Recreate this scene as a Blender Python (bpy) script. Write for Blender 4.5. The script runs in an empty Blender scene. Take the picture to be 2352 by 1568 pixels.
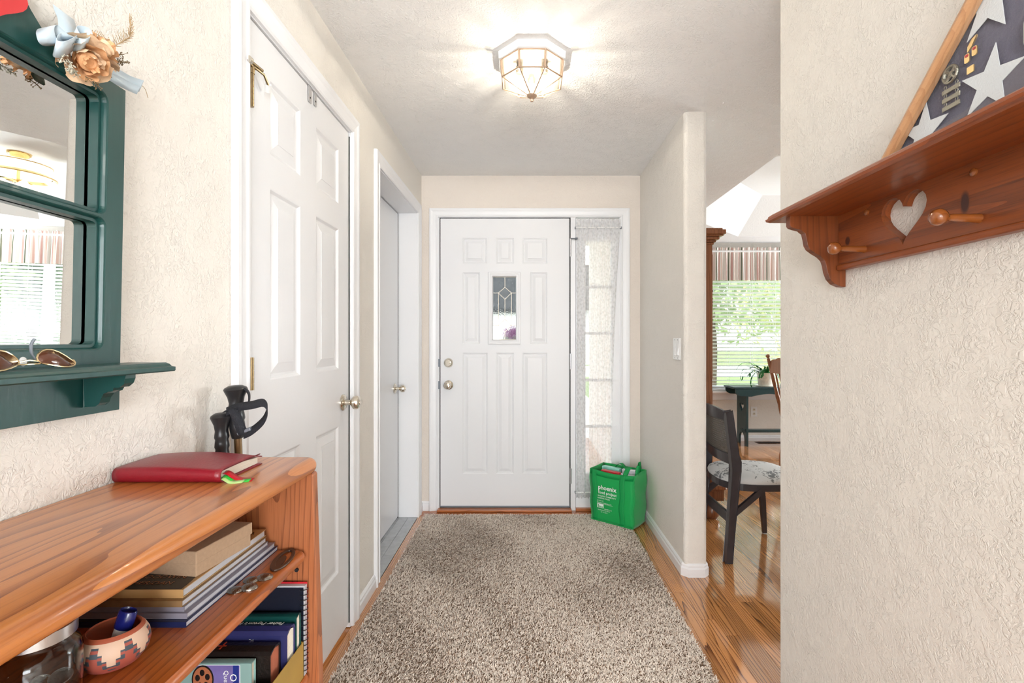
import bpy, math, random
import numpy as np
from mathutils import Vector, Matrix
from mathutils.geometry import tessellate_polygon

random.seed(7)
rng = np.random.default_rng(7)
scene = bpy.context.scene
COL = scene.collection

# ------------------------------------------------------------------ camera
cam_d = bpy.data.cameras.new('camera')
cam = bpy.data.objects.new('camera', cam_d)
COL.objects.link(cam)
cam.location = (0, 0, 1.2)
cam.rotation_euler = (math.pi / 2, 0, 0)
cam_d.sensor_width = 36
cam_d.lens = 36 * 1120 / 2352
cam_d.shift_x = -32 / 2352
cam_d.shift_y = -3 / 2352
cam_d.clip_start = 0.02
scene.camera = cam

# ------------------------------------------------------------------ world, sun, daylight, exposure
world = bpy.data.worlds.new('world')
scene.world = world
world.use_nodes = True
bg = world.node_tree.nodes['Background']
bg.inputs[0].default_value = (0.86, 0.93, 1.0, 1)
bg.inputs[1].default_value = 2.3

sun_d = bpy.data.lights.new('sun', 'SUN')
sun_d.energy = 3.2
sun_d.angle = 0.03
sun_d.color = (1.0, 0.96, 0.88)
sun = bpy.data.objects.new('sun', sun_d)
COL.objects.link(sun)
sun.rotation_euler = Vector((0.55, 0.75, -0.95)).to_track_quat('-Z', 'Y').to_euler()


def area_light(name, loc, direction, sx, sy, power, color):
    d = bpy.data.lights.new(name, 'AREA')
    d.shape = 'RECTANGLE'
    d.size, d.size_y, d.energy, d.color = sx, sy, power, color
    o = bpy.data.objects.new(name, d)
    COL.objects.link(o)
    o.location = loc
    o.rotation_euler = Vector(direction).to_track_quat('-Z', 'Z').to_euler()
    return o


# added fill lights at made-up, unseen windows behind the camera and beside the dining room
area_light('back_fill_light', (-1.6, -4.85, 1.35), (0, 1, 0), 2.2, 1.7, 102, (0.95, 0.975, 1.0))
area_light('back_fill_light.001', (1.6, -4.85, 1.35), (0, 1, 0), 2.2, 1.7, 160, (0.95, 0.975, 1.0))
area_light('dining_side_fill_light', (5.66, 5.0, 1.38), (-1, -.2, 0.1), 1.3, 1.5, 85, (0.92, 0.965, 1.0))  # side window made up out of view to light the dining room

vs = scene.view_settings
vs.view_transform = 'Standard'
vs.look = 'None'
vs.exposure = 0.76
vs.gamma = 1.0
vs.use_curve_mapping = False
scene.cycles.use_denoising = True
scene.cycles.use_adaptive_sampling = True
scene.cycles.adaptive_threshold = 0.10
scene.cycles.adaptive_min_samples = 16
scene.cycles.max_bounces = 6
scene.cycles.diffuse_bounces = 4
scene.cycles.transparent_max_bounces = 24
scene.cycles.sample_clamp_indirect = 6
scene.cycles.caustics_reflective = False
scene.cycles.caustics_refractive = False

# ------------------------------------------------------------------ materials
MATS = {}


def new_mat(name):
    m = bpy.data.materials.new(name)
    m.use_nodes = True
    nt = m.node_tree
    return m, nt, nt.nodes['Principled BSDF']


def mat(name, color=(0.8, 0.8, 0.8), rough=0.5, metal=0.0, spec=0.5, coat=0.0, bump=0.0, bscale=60, bstretch=(1, 1, 1),
        vary=0.0, vscale=8, trans=0.0, ior=1.45, sheen=0.0, emis=None, estr=0.0, alpha=1.0):
    if name in MATS:
        return MATS[name]
    m, nt, p = new_mat(name)
    N, L = nt.nodes, nt.links
    p.inputs['Base Color'].default_value = (*color, 1)
    p.inputs['Roughness'].default_value = rough
    p.inputs['Metallic'].default_value = metal
    p.inputs['Specular IOR Level'].default_value = spec
    p.inputs['Coat Weight'].default_value = coat
    p.inputs['Transmission Weight'].default_value = trans
    p.inputs['IOR'].default_value = ior
    p.inputs['Sheen Weight'].default_value = sheen
    p.inputs['Alpha'].default_value = alpha
    if emis:
        p.inputs['Emission Color'].default_value = (*emis, 1)
        p.inputs['Emission Strength'].default_value = estr
    tc = N.new('ShaderNodeTexCoord')
    if bump:
        mp = N.new('ShaderNodeMapping')
        mp.inputs['Scale'].default_value = bstretch
        L.new(tc.outputs['Object'], mp.inputs[0])
        n = N.new('ShaderNodeTexNoise')
        n.inputs['Scale'].default_value = bscale
        n.inputs['Detail'].default_value = 3
        L.new(mp.outputs[0], n.inputs['Vector'])
        b = N.new('ShaderNodeBump')
        b.inputs['Strength'].default_value = bump
        b.inputs['Distance'].default_value = 0.003
        L.new(n.outputs['Fac'], b.inputs['Height'])
        L.new(b.outputs[0], p.inputs['Normal'])
    if vary:
        n2 = N.new('ShaderNodeTexNoise')
        n2.inputs['Scale'].default_value = vscale
        n2.inputs['Detail'].default_value = 4
        L.new(tc.outputs['Object'], n2.inputs['Vector'])
        mr = N.new('ShaderNodeMapRange')
        mr.inputs['To Min'].default_value = 1 - vary
        mr.inputs['To Max'].default_value = 1 + vary
        L.new(n2.outputs['Fac'], mr.inputs['Value'])
        mx = N.new('ShaderNodeMix')
        mx.data_type = 'RGBA'
        mx.blend_type = 'MULTIPLY'
        mx.inputs[0].default_value = 1
        mx.inputs[6].default_value = (*color, 1)
        L.new(mr.outputs[0], mx.inputs[7])
        L.new(mx.outputs[2], p.inputs['Base Color'])
    MATS[name] = m
    return m


def plaster(name, color, scale=42, strength=0.5, soft=False):
    """knock-down textured plaster: flattened ridges with small crow-foot dents"""
    m, nt, p = new_mat(name)
    N, L = nt.nodes, nt.links
    p.inputs['Base Color'].default_value = (*color, 1)
    p.inputs['Roughness'].default_value = 0.75
    p.inputs['Specular IOR Level'].default_value = 0.25
    tc = N.new('ShaderNodeTexCoord')
    n1 = N.new('ShaderNodeTexNoise')
    n1.inputs['Scale'].default_value = scale
    n1.inputs['Detail'].default_value = 3
    n1.inputs['Roughness'].default_value = 0.62
    n1.inputs['Distortion'].default_value = 1.2
    L.new(tc.outputs['Object'], n1.inputs['Vector'])
    r = N.new('ShaderNodeValToRGB')
    r.color_ramp.elements[0].position = 0.40
    r.color_ramp.elements[1].position = 0.54 if not soft else 0.66
    L.new(n1.outputs['Fac'], r.inputs[0])
    n2 = N.new('ShaderNodeTexNoise')
    n2.inputs['Scale'].default_value = scale * 0.22
    n2.inputs['Detail'].default_value = 2
    L.new(tc.outputs['Object'], n2.inputs['Vector'])
    r2 = N.new('ShaderNodeValToRGB')
    r2.color_ramp.elements[0].position = 0.38
    r2.color_ramp.elements[0].color = (0.25, 0.25, 0.25, 1)
    r2.color_ramp.elements[1].position = 0.6
    L.new(n2.outputs['Fac'], r2.inputs[0])
    mul = N.new('ShaderNodeMath')
    mul.operation = 'MULTIPLY'
    L.new(r.outputs[0], mul.inputs[0])
    L.new(r2.outputs[0], mul.inputs[1])
    b = N.new('ShaderNodeBump')
    b.inputs['Strength'].default_value = strength
    b.inputs['Distance'].default_value = 0.004
    L.new(mul.outputs[0], b.inputs['Height'])
    L.new(b.outputs[0], p.inputs['Normal'])
    MATS[name] = m
    return m


def wood(name, light, dark, axis='Y', freq=55, amp=5.0, along=0.10, nscale=7.0, rough=0.35, coat=0.0, line=0.55, sharp=0.25,
         pores=0.25, tone=0.15, knots=(), rand=True, spec=0.5, across=(1.0, 0.35)):
    m, nt, p = new_mat(name)
    N, L = nt.nodes, nt.links
    tc = N.new('ShaderNodeTexCoord')
    vec = tc.outputs['Object']
    oi = N.new('ShaderNodeObjectInfo')
    if rand:
        ad = N.new('ShaderNodeVectorMath')
        ad.operation = 'MULTIPLY_ADD'
        cb = N.new('ShaderNodeCombineXYZ')
        for i in range(3):
            L.new(oi.outputs['Random'], cb.inputs[i])
        L.new(cb.outputs[0], ad.inputs[0])
        ad.inputs[1].default_value = (13.7, 29.3, 7.9)
        L.new(vec, ad.inputs[2])
        gvec = ad.outputs[0]
    else:
        gvec = vec
    ax = 'XYZ'.index(axis)
    mp = N.new('ShaderNodeMapping')
    sc = [1.0, 1.0, 1.0]
    sc[ax] = along
    mp.inputs['Scale'].default_value = sc
    L.new(gvec, mp.inputs[0])
    n = N.new('ShaderNodeTexNoise')
    n.inputs['Scale'].default_value = nscale
    n.inputs['Detail'].default_value = 2.5
    n.inputs['Roughness'].default_value = 0.45
    L.new(mp.outputs[0], n.inputs['Vector'])
    sep = N.new('ShaderNodeSeparateXYZ')
    L.new(gvec, sep.inputs[0])
    others = [i for i in range(3) if i != ax]
    a1 = N.new('ShaderNodeMath'); a1.operation = 'MULTIPLY'; a1.inputs[1].default_value = freq * across[0]
    L.new(sep.outputs[others[0]], a1.inputs[0])
    a2 = N.new('ShaderNodeMath'); a2.operation = 'MULTIPLY_ADD'; a2.inputs[1].default_value = freq * across[1]
    L.new(sep.outputs[others[1]], a2.inputs[0])
    L.new(a1.outputs[0], a2.inputs[2])
    a3 = N.new('ShaderNodeMath'); a3.operation = 'MULTIPLY_ADD'; a3.inputs[1].default_value = amp * 3
    L.new(n.outputs['Fac'], a3.inputs[0])
    L.new(a2.outputs[0], a3.inputs[2])
    fr = N.new('ShaderNodeMath'); fr.operation = 'FRACT'
    L.new(a3.outputs[0], fr.inputs[0])
    r = N.new('ShaderNodeValToRGB')
    e = r.color_ramp.elements
    e[0].position = 0.0; e[0].color = (0, 0, 0, 1)
    e[1].position = 1.0; e[1].color = (line, line, line, 1)
    x = e.new(1 - sharp); x.color = (0.12 * line, 0.12 * line, 0.12 * line, 1)
    x = e.new(0.985); x.color = (line, line, line, 1)
    L.new(fr.outputs[0], r.inputs[0])
    # pores
    mp2 = N.new('ShaderNodeMapping')
    sc2 = [1.0, 1.0, 1.0]; sc2[ax] = 0.03
    mp2.inputs['Scale'].default_value = sc2
    L.new(gvec, mp2.inputs[0])
    n2 = N.new('ShaderNodeTexNoise')
    n2.inputs['Scale'].default_value = 420
    n2.inputs['Detail'].default_value = 2
    L.new(mp2.outputs[0], n2.inputs['Vector'])
    pr = N.new('ShaderNodeMapRange')
    pr.inputs['From Min'].default_value = 0.5
    pr.inputs['From Max'].default_value = 0.75
    pr.inputs['To Max'].default_value = pores
    L.new(n2.outputs['Fac'], pr.inputs['Value'])
    add = N.new('ShaderNodeMath'); add.operation = 'ADD'; add.use_clamp = True
    L.new(r.outputs[0], add.inputs[0])
    L.new(pr.outputs[0], add.inputs[1])
    fac = add.outputs[0]
    for (kp, kr) in knots:
        sb = N.new('ShaderNodeVectorMath'); sb.operation = 'SUBTRACT'
        L.new(vec, sb.inputs[0]); sb.inputs[1].default_value = kp
        dv = N.new('ShaderNodeVectorMath'); dv.operation = 'DIVIDE'
        L.new(sb.outputs[0], dv.inputs[0]); dv.inputs[1].default_value = kr
        ln = N.new('ShaderNodeVectorMath'); ln.operation = 'LENGTH'
        L.new(dv.outputs[0], ln.inputs[0])
        kr_ = N.new('ShaderNodeMapRange')
        kr_.inputs['From Min'].default_value = 0.75; kr_.inputs['From Max'].default_value = 1.5
        kr_.inputs['To Min'].default_value = 1.25; kr_.inputs['To Max'].default_value = 0.0
        L.new(ln.outputs['Value'], kr_.inputs['Value'])
        mxx = N.new('ShaderNodeMath'); mxx.operation = 'MAXIMUM'
        L.new(fac, mxx.inputs[0]); L.new(kr_.outputs[0], mxx.inputs[1])
        fac = mxx.outputs[0]
    mx = N.new('ShaderNodeMix'); mx.data_type = 'RGBA'
    mx.inputs[6].default_value = (*light, 1)
    mx.inputs[7].default_value = (*dark, 1)
    L.new(fac, mx.inputs[0])
    # board tone
    mr = N.new('ShaderNodeMapRange')
    mr.inputs['To Min'].default_value = 1 - tone; mr.inputs['To Max'].default_value = 1 + tone
    L.new(oi.outputs['Random'], mr.inputs['Value'])
    m2 = N.new('ShaderNodeMix'); m2.data_type = 'RGBA'; m2.blend_type = 'MULTIPLY'; m2.inputs[0].default_value = 1
    L.new(mx.outputs[2], m2.inputs[6]); L.new(mr.outputs[0], m2.inputs[7])
    L.new(m2.outputs[2], p.inputs['Base Color'])
    p.inputs['Roughness'].default_value = rough
    p.inputs['Coat Weight'].default_value = coat
    p.inputs['Coat Roughness'].default_value = 0.08
    p.inputs['Specular IOR Level'].default_value = spec
    b = N.new('ShaderNodeBump'); b.inputs['Strength'].default_value = 0.08; b.inputs['Distance'].default_value = 0.001
    b.invert = True
    L.new(fac, b.inputs['Height']); L.new(b.outputs[0], p.inputs['Normal'])
    MATS[name] = m
    return m


M_WALL = plaster('plaster_wall', (0.82, 0.782, 0.722), 78, 0.45)
M_WALLF = plaster('plaster_front_wall', (0.79, 0.72, 0.65), 78, 0.35)
M_CEIL = plaster('plaster_ceiling', (0.93, 0.927, 0.92), 66, 0.6)
M_TRAY = plaster('plaster_tray', (0.88, 0.875, 0.86), 40, 0.2)
M_TRIM = mat('white_trim', (0.83, 0.835, 0.85), 0.35)
M_DOOR = mat('white_door', (0.81, 0.815, 0.83), 0.30, bump=0.10, bscale=60, bstretch=(6, 6, 0.3))
M_DOORF = mat('white_steel_door', (0.81, 0.815, 0.83), 0.38, spec=.3)
M_OAKFLOOR = wood('oak_floor', (0.62, 0.275, 0.095), (0.13, 0.036, 0.010), 'Y', 80, 4.2, 0.085, 9, 0.14, 1.0, 0.95, 0.36, 0.32, 0.24)
M_OAKFLOORX = wood('oak_floor_cross', (0.50, 0.16, 0.05), (0.14, 0.035, 0.01), 'X', 75, 4.5, 0.09, 9, 0.25, 0.4, 0.75, 0.28, 0.25, 0.25)
M_SUB = wood('oak_subfloor', (0.50, 0.20, 0.06), (0.16, 0.045, 0.012), 'Y', 75, 4.5, 0.09, 9, 0.2, 0.5, 0.75, 0.28, 0.25, 0.0)
M_OAKTOP = wood('oak_top', (0.57, 0.205, 0.052), (0.23, 0.055, 0.012), 'Y', 38, 3.2, 0.10, 8, 0.30, 0.35, 0.75, 0.42, 0.30, 0.0)
M_OAKSHELF = wood('oak_shelf', (0.45, 0.118, 0.022), (0.16, 0.032, 0.005), 'Y', 70, 3.0, 0.07, 8, 0.28, 0.4, 0.7, 0.35, 0.3, 0.05)
M_OAKSIDE = wood('oak_side', (0.40, 0.135, 0.05), (0.14, 0.038, 0.013), 'Z', 60, 4.0, 0.10, 8, 0.40, 0.1, 0.7, 0.3, 0.4, 0.0)
M_PINE = wood('stained_pine', (0.29, 0.066, 0.010), (0.075, 0.012, 0.003), 'Y', 34, 3.0, 0.09, 6, 0.36, 0.15, 0.45, 0.4, 0.35, 0.06)
M_PINEZ = wood('stained_pine_upright', (0.21, 0.052, 0.011), (0.07, 0.014, 0.003), 'Z', 34, 3.0, 0.09, 6, 0.38, 0.1, 0.45, 0.4, 0.35, 0.0)
M_FRAMEWOOD = wood('light_frame_wood', (0.62, 0.34, 0.17), (0.40, 0.17, 0.07), 'Y', 60, 2.5, 0.1, 8, 0.35, 0.2, 0.4, 0.4, 0.2, 0.0)
M_HUTCH = wood('hutch_wood', (0.30, 0.11, 0.045), (0.10, 0.03, 0.012), 'Z', 55, 3.0, 0.1, 8, 0.3, 0.3, 0.6, 0.4, 0.3, 0.1)
M_SPINDLE = wood('spindle_chair_wood', (0.34, 0.15, 0.07), (0.14, 0.05, 0.02), 'Z', 60, 3, 0.1, 8, 0.25, 0.4, 0.5, 0.4, 0.2, 0.1)
M_DARKCHAIR = mat('dark_chair_wood', (0.045, 0.04, 0.045), 0.28, coat=0.3, vary=0.4, vscale=20)
M_GREEN = mat('green_paint', (0.008, 0.055, 0.050), 0.36, coat=0.12, bump=0.10, bscale=90, bstretch=(1, 1, 0.15), vary=0.18, vscale=14)
M_GREEN2 = mat('green_console_paint', (0.020, 0.052, 0.058), 0.32, vary=0.15)
M_NICKEL = mat('satin_nickel', (0.72, 0.66, 0.56), 0.18, 1.0)
M_BRASS = mat('antique_brass', (0.30, 0.22, 0.12), 0.32, 1.0, vary=0.3, vscale=80)
M_BRASSB = mat('bright_brass', (0.80, 0.55, 0.22), 0.18, 1.0)
M_CAME = mat('lead_came', (0.45, 0.40, 0.33), 0.4, 1.0)
M_LAMPMETAL = mat('lamp_bronze', (0.50, 0.36, 0.26), 0.35, 0.6)
M_STEEL = mat('steel', (0.62, 0.62, 0.63), 0.3, 1.0)
M_BLACK = mat('black_rubber', (0.018, 0.018, 0.02), 0.32)
M_BLACKWEB = mat('black_webbing', (0.015, 0.016, 0.022), 0.75, bump=0.6, bscale=500)
M_DARK = mat('dark_gap', (0.01, 0.01, 0.012), 0.8)
M_GREYMETAL = mat('grey_metal', (0.2, 0.22, 0.25), 0.45, 0.4)
M_VINYL = mat('grey_vinyl', (0.50, 0.52, 0.54), 0.5, bump=0.05, bscale=60, bstretch=(1, 0.1, 1), vary=0.25, vscale=30)
M_WHITE = mat('white_plastic', (0.86, 0.86, 0.85), 0.35)
M_PAPER = mat('paper_edge', (0.78, 0.72, 0.60), 0.8, bump=0.4, bscale=900, bstretch=(0.05, 0.05, 1))
M_MIRROR = mat('mirror_silver', (0.93, 0.945, 0.94), 0.0, 1.0)


# ------------------------------------------------------------------ mesh builder
ORG = {}


class MB:
    def __init__(s):
        s.v, s.f, s.sm = [], [], []

    def add(s, verts, faces, smooth=False):
        o = len(s.v)
        s.v += [tuple(p) for p in verts]
        s.f += [tuple(o + i for i in f) for f in faces]
        s.sm += [smooth] * len(faces)
        return s

    def box(s, x0, x1, y0, y1, z0, z1):
        v = [(x, y, z) for z in (z0, z1) for y in (y0, y1) for x in (x0, x1)]
        return s.add(v, [(0, 2, 3, 1), (4, 5, 7, 6), (0, 1, 5, 4), (2, 6, 7, 3), (0, 4, 6, 2), (1, 3, 7, 5)])

    def obox(s, O, U, V, W, a, b, c):
        """box from corner O with axis vectors scaled a,b,c"""
        O, U, V, W = Vector(O), Vector(U) * a, Vector(V) * b, Vector(W) * c
        v = [O + U * i + V * j + W * k for k in (0, 1) for j in (0, 1) for i in (0, 1)]
        return s.add(v, [(0, 2, 3, 1), (4, 5, 7, 6), (0, 1, 5, 4), (2, 6, 7, 3), (0, 4, 6, 2), (1, 3, 7, 5)])

    def tube(s, pts, r, n=8, cap=True, smooth=True, flat=None):
        pts = [Vector(p) for p in pts]
        k = len(pts)
        rs = r if isinstance(r, (list, tuple)) else [r] * k
        T = []
        for i in range(k):
            a = pts[max(i - 1, 0)]; b = pts[min(i + 1, k - 1)]
            t = (b - a)
            T.append(t.normalized() if t.length > 1e-9 else Vector((0, 0, 1)))
        ref = Vector(flat) if flat else (Vector((0, 0, 1)) if abs(T[0].z) < 0.9 else Vector((1, 0, 0)))
        u = (ref - T[0] * ref.dot(T[0])).normalized()
        V, F = [], []
        for i in range(k):
            u = (u - T[i] * u.dot(T[i])).normalized()
            w = T[i].cross(u)
            for j in range(n):
                a = 2 * math.pi * j / n
                V.append(pts[i] + (u * math.cos(a) + w * math.sin(a)) * rs[i])
        for i in range(k - 1):
            for j in range(n):
                F.append((i * n + j, i * n + (j + 1) % n, (i + 1) * n + (j + 1) % n, (i + 1) * n + j))
        s.add(V, F, smooth)
        if cap:
            o = len(s.v) - len(V)
            s.f.append(tuple(o + j for j in reversed(range(n)))); s.sm.append(False)
            s.f.append(tuple(o + (k - 1) * n + j for j in range(n))); s.sm.append(False)
        return s

    def lathe(s, prof, O=(0, 0, 0), axis=(0, 0, 1), n=24, smooth=True, squash=None):
        O, A = Vector(O), Vector(axis).normalized()
        ref = Vector((0, 0, 1)) if abs(A.z) < 0.9 else Vector((1, 0, 0))
        u = (ref - A * ref.dot(A)).normalized()
        w = A.cross(u)
        sq = squash or (1, 1)
        V, F = [], []
        for (r, h) in prof:
            for j in range(n):
                a = 2 * math.pi * j / n
                V.append(O + A * h + (u * math.cos(a) * sq[0] + w * math.sin(a) * sq[1]) * max(r, 1e-5))
        for i in range(len(prof) - 1):
            for j in range(n):
                F.append((i * n + j, i * n + (j + 1) % n, (i + 1) * n + (j + 1) % n, (i + 1) * n + j))
        return s.add(V, F, smooth)

    def plate(s, outline, th, O=(0, 0, 0), U=(1, 0, 0), V=(0, 1, 0), holes=(), N=None):
        """2D outline (with holes) extruded by th along N"""
        O, U, V = Vector(O), Vector(U), Vector(V)
        N = Vector(N) if N else U.cross(V)
        loops = [list(outline)] + [list(h) for h in holes]
        flat = [Vector((a, b, 0)) for l in loops for (a, b) in l]
        tris = tessellate_polygon([[Vector((a, b, 0)) for (a, b) in l] for l in loops])
        k = len(flat)
        P = [O + U * p.x + V * p.y for p in flat]
        verts = P + [p + N * th for p in P]
        F = []
        for t in tris:
            a, b, c = t
            nrm = (flat[b] - flat[a]).cross(flat[c] - flat[a]).z
            if nrm < 0:
                a, b, c = a, c, b
            F.append((a, c, b)); F.append((a + k, b + k, c + k))
        o = 0
        for l in loops:
            n = len(l)
            for i in range(n):
                F.append((o + i, o + (i + 1) % n, k + o + (i + 1) % n, k + o + i))
            o += n
        return s.add(verts, F)

    def loft(s, sections, closed=True, smooth=False, cap=True):
        n = len(sections[0])
        V = [p for sec in sections for p in sec]
        F = []
        for i in range(len(sections) - 1):
            for j in range(n if closed else n - 1):
                F.append((i * n + j, i * n + (j + 1) % n, (i + 1) * n + (j + 1) % n, (i + 1) * n + j))
        s.add(V, F, smooth)
        if cap and closed:
            o = len(s.v) - len(V)
            s.f.append(tuple(o + j for j in reversed(range(n)))); s.sm.append(False)
            s.f.append(tuple(o + (len(sections) - 1) * n + j for j in range(n))); s.sm.append(False)
        return s

    def grid(s, fn, nu, nv, smooth=True):
        V = [fn(i / nu, j / nv) for j in range(nv + 1) for i in range(nu + 1)]
        F = [(j * (nu + 1) + i, j * (nu + 1) + i + 1, (j + 1) * (nu + 1) + i + 1, (j + 1) * (nu + 1) + i)
             for j in range(nv) for i in range(nu)]
        return s.add(V, F, smooth)

    def text(s, body, size, O, U, V, ext=0.0002, align='LEFT', shear=0.0, bold=0.0, width=1.0):
        c = bpy.data.curves.new('t', 'FONT')
        c.body = body; c.size = size; c.align_x = align; c.extrude = 0; c.offset = bold * size; c.shear = shear
        c.resolution_u = 2
        o = bpy.data.objects.new('t', c)
        COL.objects.link(o)
        dg = bpy.context.evaluated_depsgraph_get()
        me = bpy.data.meshes.new_from_object(o.evaluated_get(dg))
        O, U, V = Vector(O), Vector(U).normalized(), Vector(V).normalized()
        Nn = U.cross(V)
        s.add([O + U * v.co.x * width + V * v.co.y + Nn * ext for v in me.vertices], [tuple(p.vertices) for p in me.polygons])
        bpy.data.objects.remove(o); bpy.data.curves.remove(c); bpy.data.meshes.remove(me)
        return s

    def xform(s, M):
        s.v = [tuple(M @ Vector(p)) for p in s.v]
        return s

    def build(s, name, m, parent=None, bevel=0.0, seg=2, sharp=40, sub=0, solid=0.0, org=None):
        me = bpy.data.meshes.new(name)
        if parent is not None:
            O = ORG[parent]
        elif org is not None:
            O = Vector(org)
        else:
            a = np.array(s.v)
            mn, mxx = a.min(0), a.max(0)
            O = Vector(((mn[0] + mxx[0]) / 2, (mn[1] + mxx[1]) / 2, mn[2]))
        me.from_pydata([(p[0] - O.x, p[1] - O.y, p[2] - O.z) for p in s.v], [], s.f)
        me.polygons.foreach_set('use_smooth', s.sm)
        if any(s.sm):
            me.set_sharp_from_angle(angle=math.radians(sharp))
        me.materials.append(m)
        o = bpy.data.objects.new(name, me)
        COL.objects.link(o)
        if parent is not None:
            o.parent = parent
        else:
            o.location = O
        ORG[o] = O
        if solid:
            md = o.modifiers.new('solid', 'SOLIDIFY'); md.thickness = solid; md.offset = 0
        if bevel:
            md = o.modifiers.new('bevel', 'BEVEL'); md.width = bevel; md.segments = seg
            md.limit_method = 'ANGLE'; md.angle_limit = math.radians(40)
            md.harden_normals = False
        if sub:
            md = o.modifiers.new('sub', 'SUBSURF'); md.levels = sub; md.render_levels = sub
        return o


def tag(o, label, cat, group=None, kind=None):
    o['label'] = label
    o['category'] = cat
    if group:
        o['group'] = group
    if kind:
        o['kind'] = kind
    return o


def thing(name, loc, label, cat, group=None):
    o = bpy.data.objects.new(name, None)
    o.empty_display_size = 0.05
    COL.objects.link(o)
    o.location = loc
    ORG[o] = Vector(loc)
    return tag(o, label, cat, group)


def struct_empty(name, loc=(0, 0, 0)):
    o = bpy.data.objects.new(name, None)
    COL.objects.link(o)
    o.location = loc
    ORG[o] = Vector(loc)
    o['kind'] = 'structure'
    return o


def struct(o):
    o['kind'] = 'structure'
    return o


Z3 = (0, 0, 0)


def rrect(a0, a1, b0, b1, r, n=5, corners=(1, 1, 1, 1)):
    """rounded rectangle, ccw; corners: (a0b0, a1b0, a1b1, a0b1)"""
    out = []
    for (cx, cy, a, on, px, py) in ((a0 + r, b0 + r, 180, corners[0], a0, b0), (a1 - r, b0 + r, 270, corners[1], a1, b0),
                                    (a1 - r, b1 - r, 0, corners[2], a1, b1), (a0 + r, b1 - r, 90, corners[3], a0, b1)):
        if on:
            for i in range(n + 1):
                t = math.radians(a + 90 * i / n)
                out.append((cx + r * math.cos(t), cy + r * math.sin(t)))
        else:
            out.append((px, py))
    return out


def heart(cx, cy, w, h, n=36):
    out = []
    for i in range(n):
        t = 2 * math.pi * i / n
        x = 16 * math.sin(t) ** 3
        y = 13 * math.cos(t) - 5 * math.cos(2 * t) - 2 * math.cos(3 * t) - math.cos(4 * t)
        out.append((cx + x / 32 * w, cy + (y + 2.5) / 29 * h))
    return out[::-1]


def star(cx, cy, R, rot=90, k=0.40):
    out = []
    for i in range(10):
        r = R if i % 2 == 0 else R * k
        a = math.radians(rot + 36 * i)
        out.append((cx + r * math.cos(a), cy + r * math.sin(a)))
    return out


# ------------------------------------------------------------------ the shell
H = 2.36
XL, XR = -0.737, 0.805
YF = 3.44


def wall(name, boxes, m, bev=0.0):
    b = MB()
    for bx in boxes:
        b.box(*bx)
    return struct(b.build(name, m, org=Z3, bevel=bev))


wall('wall_left', [(XL - .13, XL, -0.3, 1.275, 0, H), (XL - .13, XL, 1.275, 2.057, 2.085, H), (XL - .13, XL, 2.057, 2.415, 0, H),
                   (XL - .13, XL, 2.415, 3.315, 2.075, H), (XL - .13, XL, 3.315, YF + .15, 0, H)], M_WALL)
wall('wall_front', [(XL, -0.63, YF, YF + .15, 0, H), (-0.63, 0.69, YF, YF + .15, 2.075, H), (0.69, 0.922, YF, YF + .15, 0, H)], M_WALLF)
wall('wall_right', [(XR, XR + .117, -0.3, 1.549, 0, H)], M_WALL, 0.008)
pw = MB()
pw.plate(rrect(XR, XR + .117, 2.477, YF + .001, 0.022, 6, (1, 1, 0, 0)), H, (0, 0, 0), (1, 0, 0), (0, 1, 0))
struct(pw.build('wall_partition', M_WALL, org=Z3))
wall('wall_dining_left', [(XR - .033, XR + .117, YF + .15, 5.97, -0.3, H)], M_WALL)
WX0, WX1, WZ0, WZ1 = 2.20, 5.02, 0.60, 2.20
DFY = 5.82
wall('wall_dining_far', [(.922, WX0, DFY, DFY + .15, -0.3, H), (WX0, WX1, DFY, DFY + .15, -0.3, WZ0), (WX0, WX1, DFY, DFY + .15, WZ1, H),
                         (WX1, 5.7, DFY, DFY + .15, -0.3, H)], M_WALL)
wall('wall_dining_right', [(5.7, 5.85, -0.45, 4.3, 0, H), (5.7, 5.85, 4.3, 5.7, 0, .6), (5.7, 5.85, 4.3, 5.7, 2.15, H), (5.7, 5.85, 5.7, 5.97, 0, H)], M_WALL)
wall('wall_back', [(-4, -2.75, -5.0, -4.9, 0, H), (-2.75, -.45, -5.0, -4.9, 0, .45), (-2.75, -.45, -5.0, -4.9, 2.25, H), (-.45, .45, -5.0, -4.9, 0, H),
                   (.45, 2.75, -5.0, -4.9, 0, .45), (.45, 2.75, -5.0, -4.9, 2.25, H), (2.75, 4, -5.0, -4.9, 0, H)], M_WALL)
wall('wall_living_left', [(-4.15, -4, -5.0, -.3, 0, H)], M_WALL)
wall('wall_living_right', [(4, 4.15, -5.0, -.45, 0, H)], M_WALL)
wall('wall_living_front', [(-4, XL - .13, -.45, -.3, 0, H), (XR + .117, 5.7, -.45, -.3, 0, H)], M_WALL)

# ceiling with the octagonal tray over the dining room
TX0, TX1, TY0, TY1, TC = 1.58, 4.82, 2.3, 5.45, 0.79
octo = [(TX0 + TC, TY0), (TX1 - TC, TY0), (TX1, TY0 + TC), (TX1, TY1 - TC), (TX1 - TC, TY1), (TX0 + TC, TY1), (TX0, TY1 - TC), (TX0, TY0 + TC)]
c = MB().plate([(-4.2, -5.1), (5.9, -5.1), (5.9, 6.0), (-4.2, 6.0)], 0.1, (0, 0, H), (1, 0, 0), (0, 1, 0), holes=[octo])
struct(c.build('ceiling', M_CEIL, org=Z3))
cx, cy = (TX0 + TX1) / 2, (TY0 + TY1) / 2
octo2 = [(cx + (x - cx) * 0.83, cy + (y - cy) * 0.83) for (x, y) in octo]
t = MB()
t.loft([[(x, y, H + 0.001) for x, y in octo], [(x, y, H + 0.38) for x, y in octo2]], cap=False)
t.add([(x, y, H + 0.38) for x, y in octo2], [tuple(range(8))])
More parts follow.
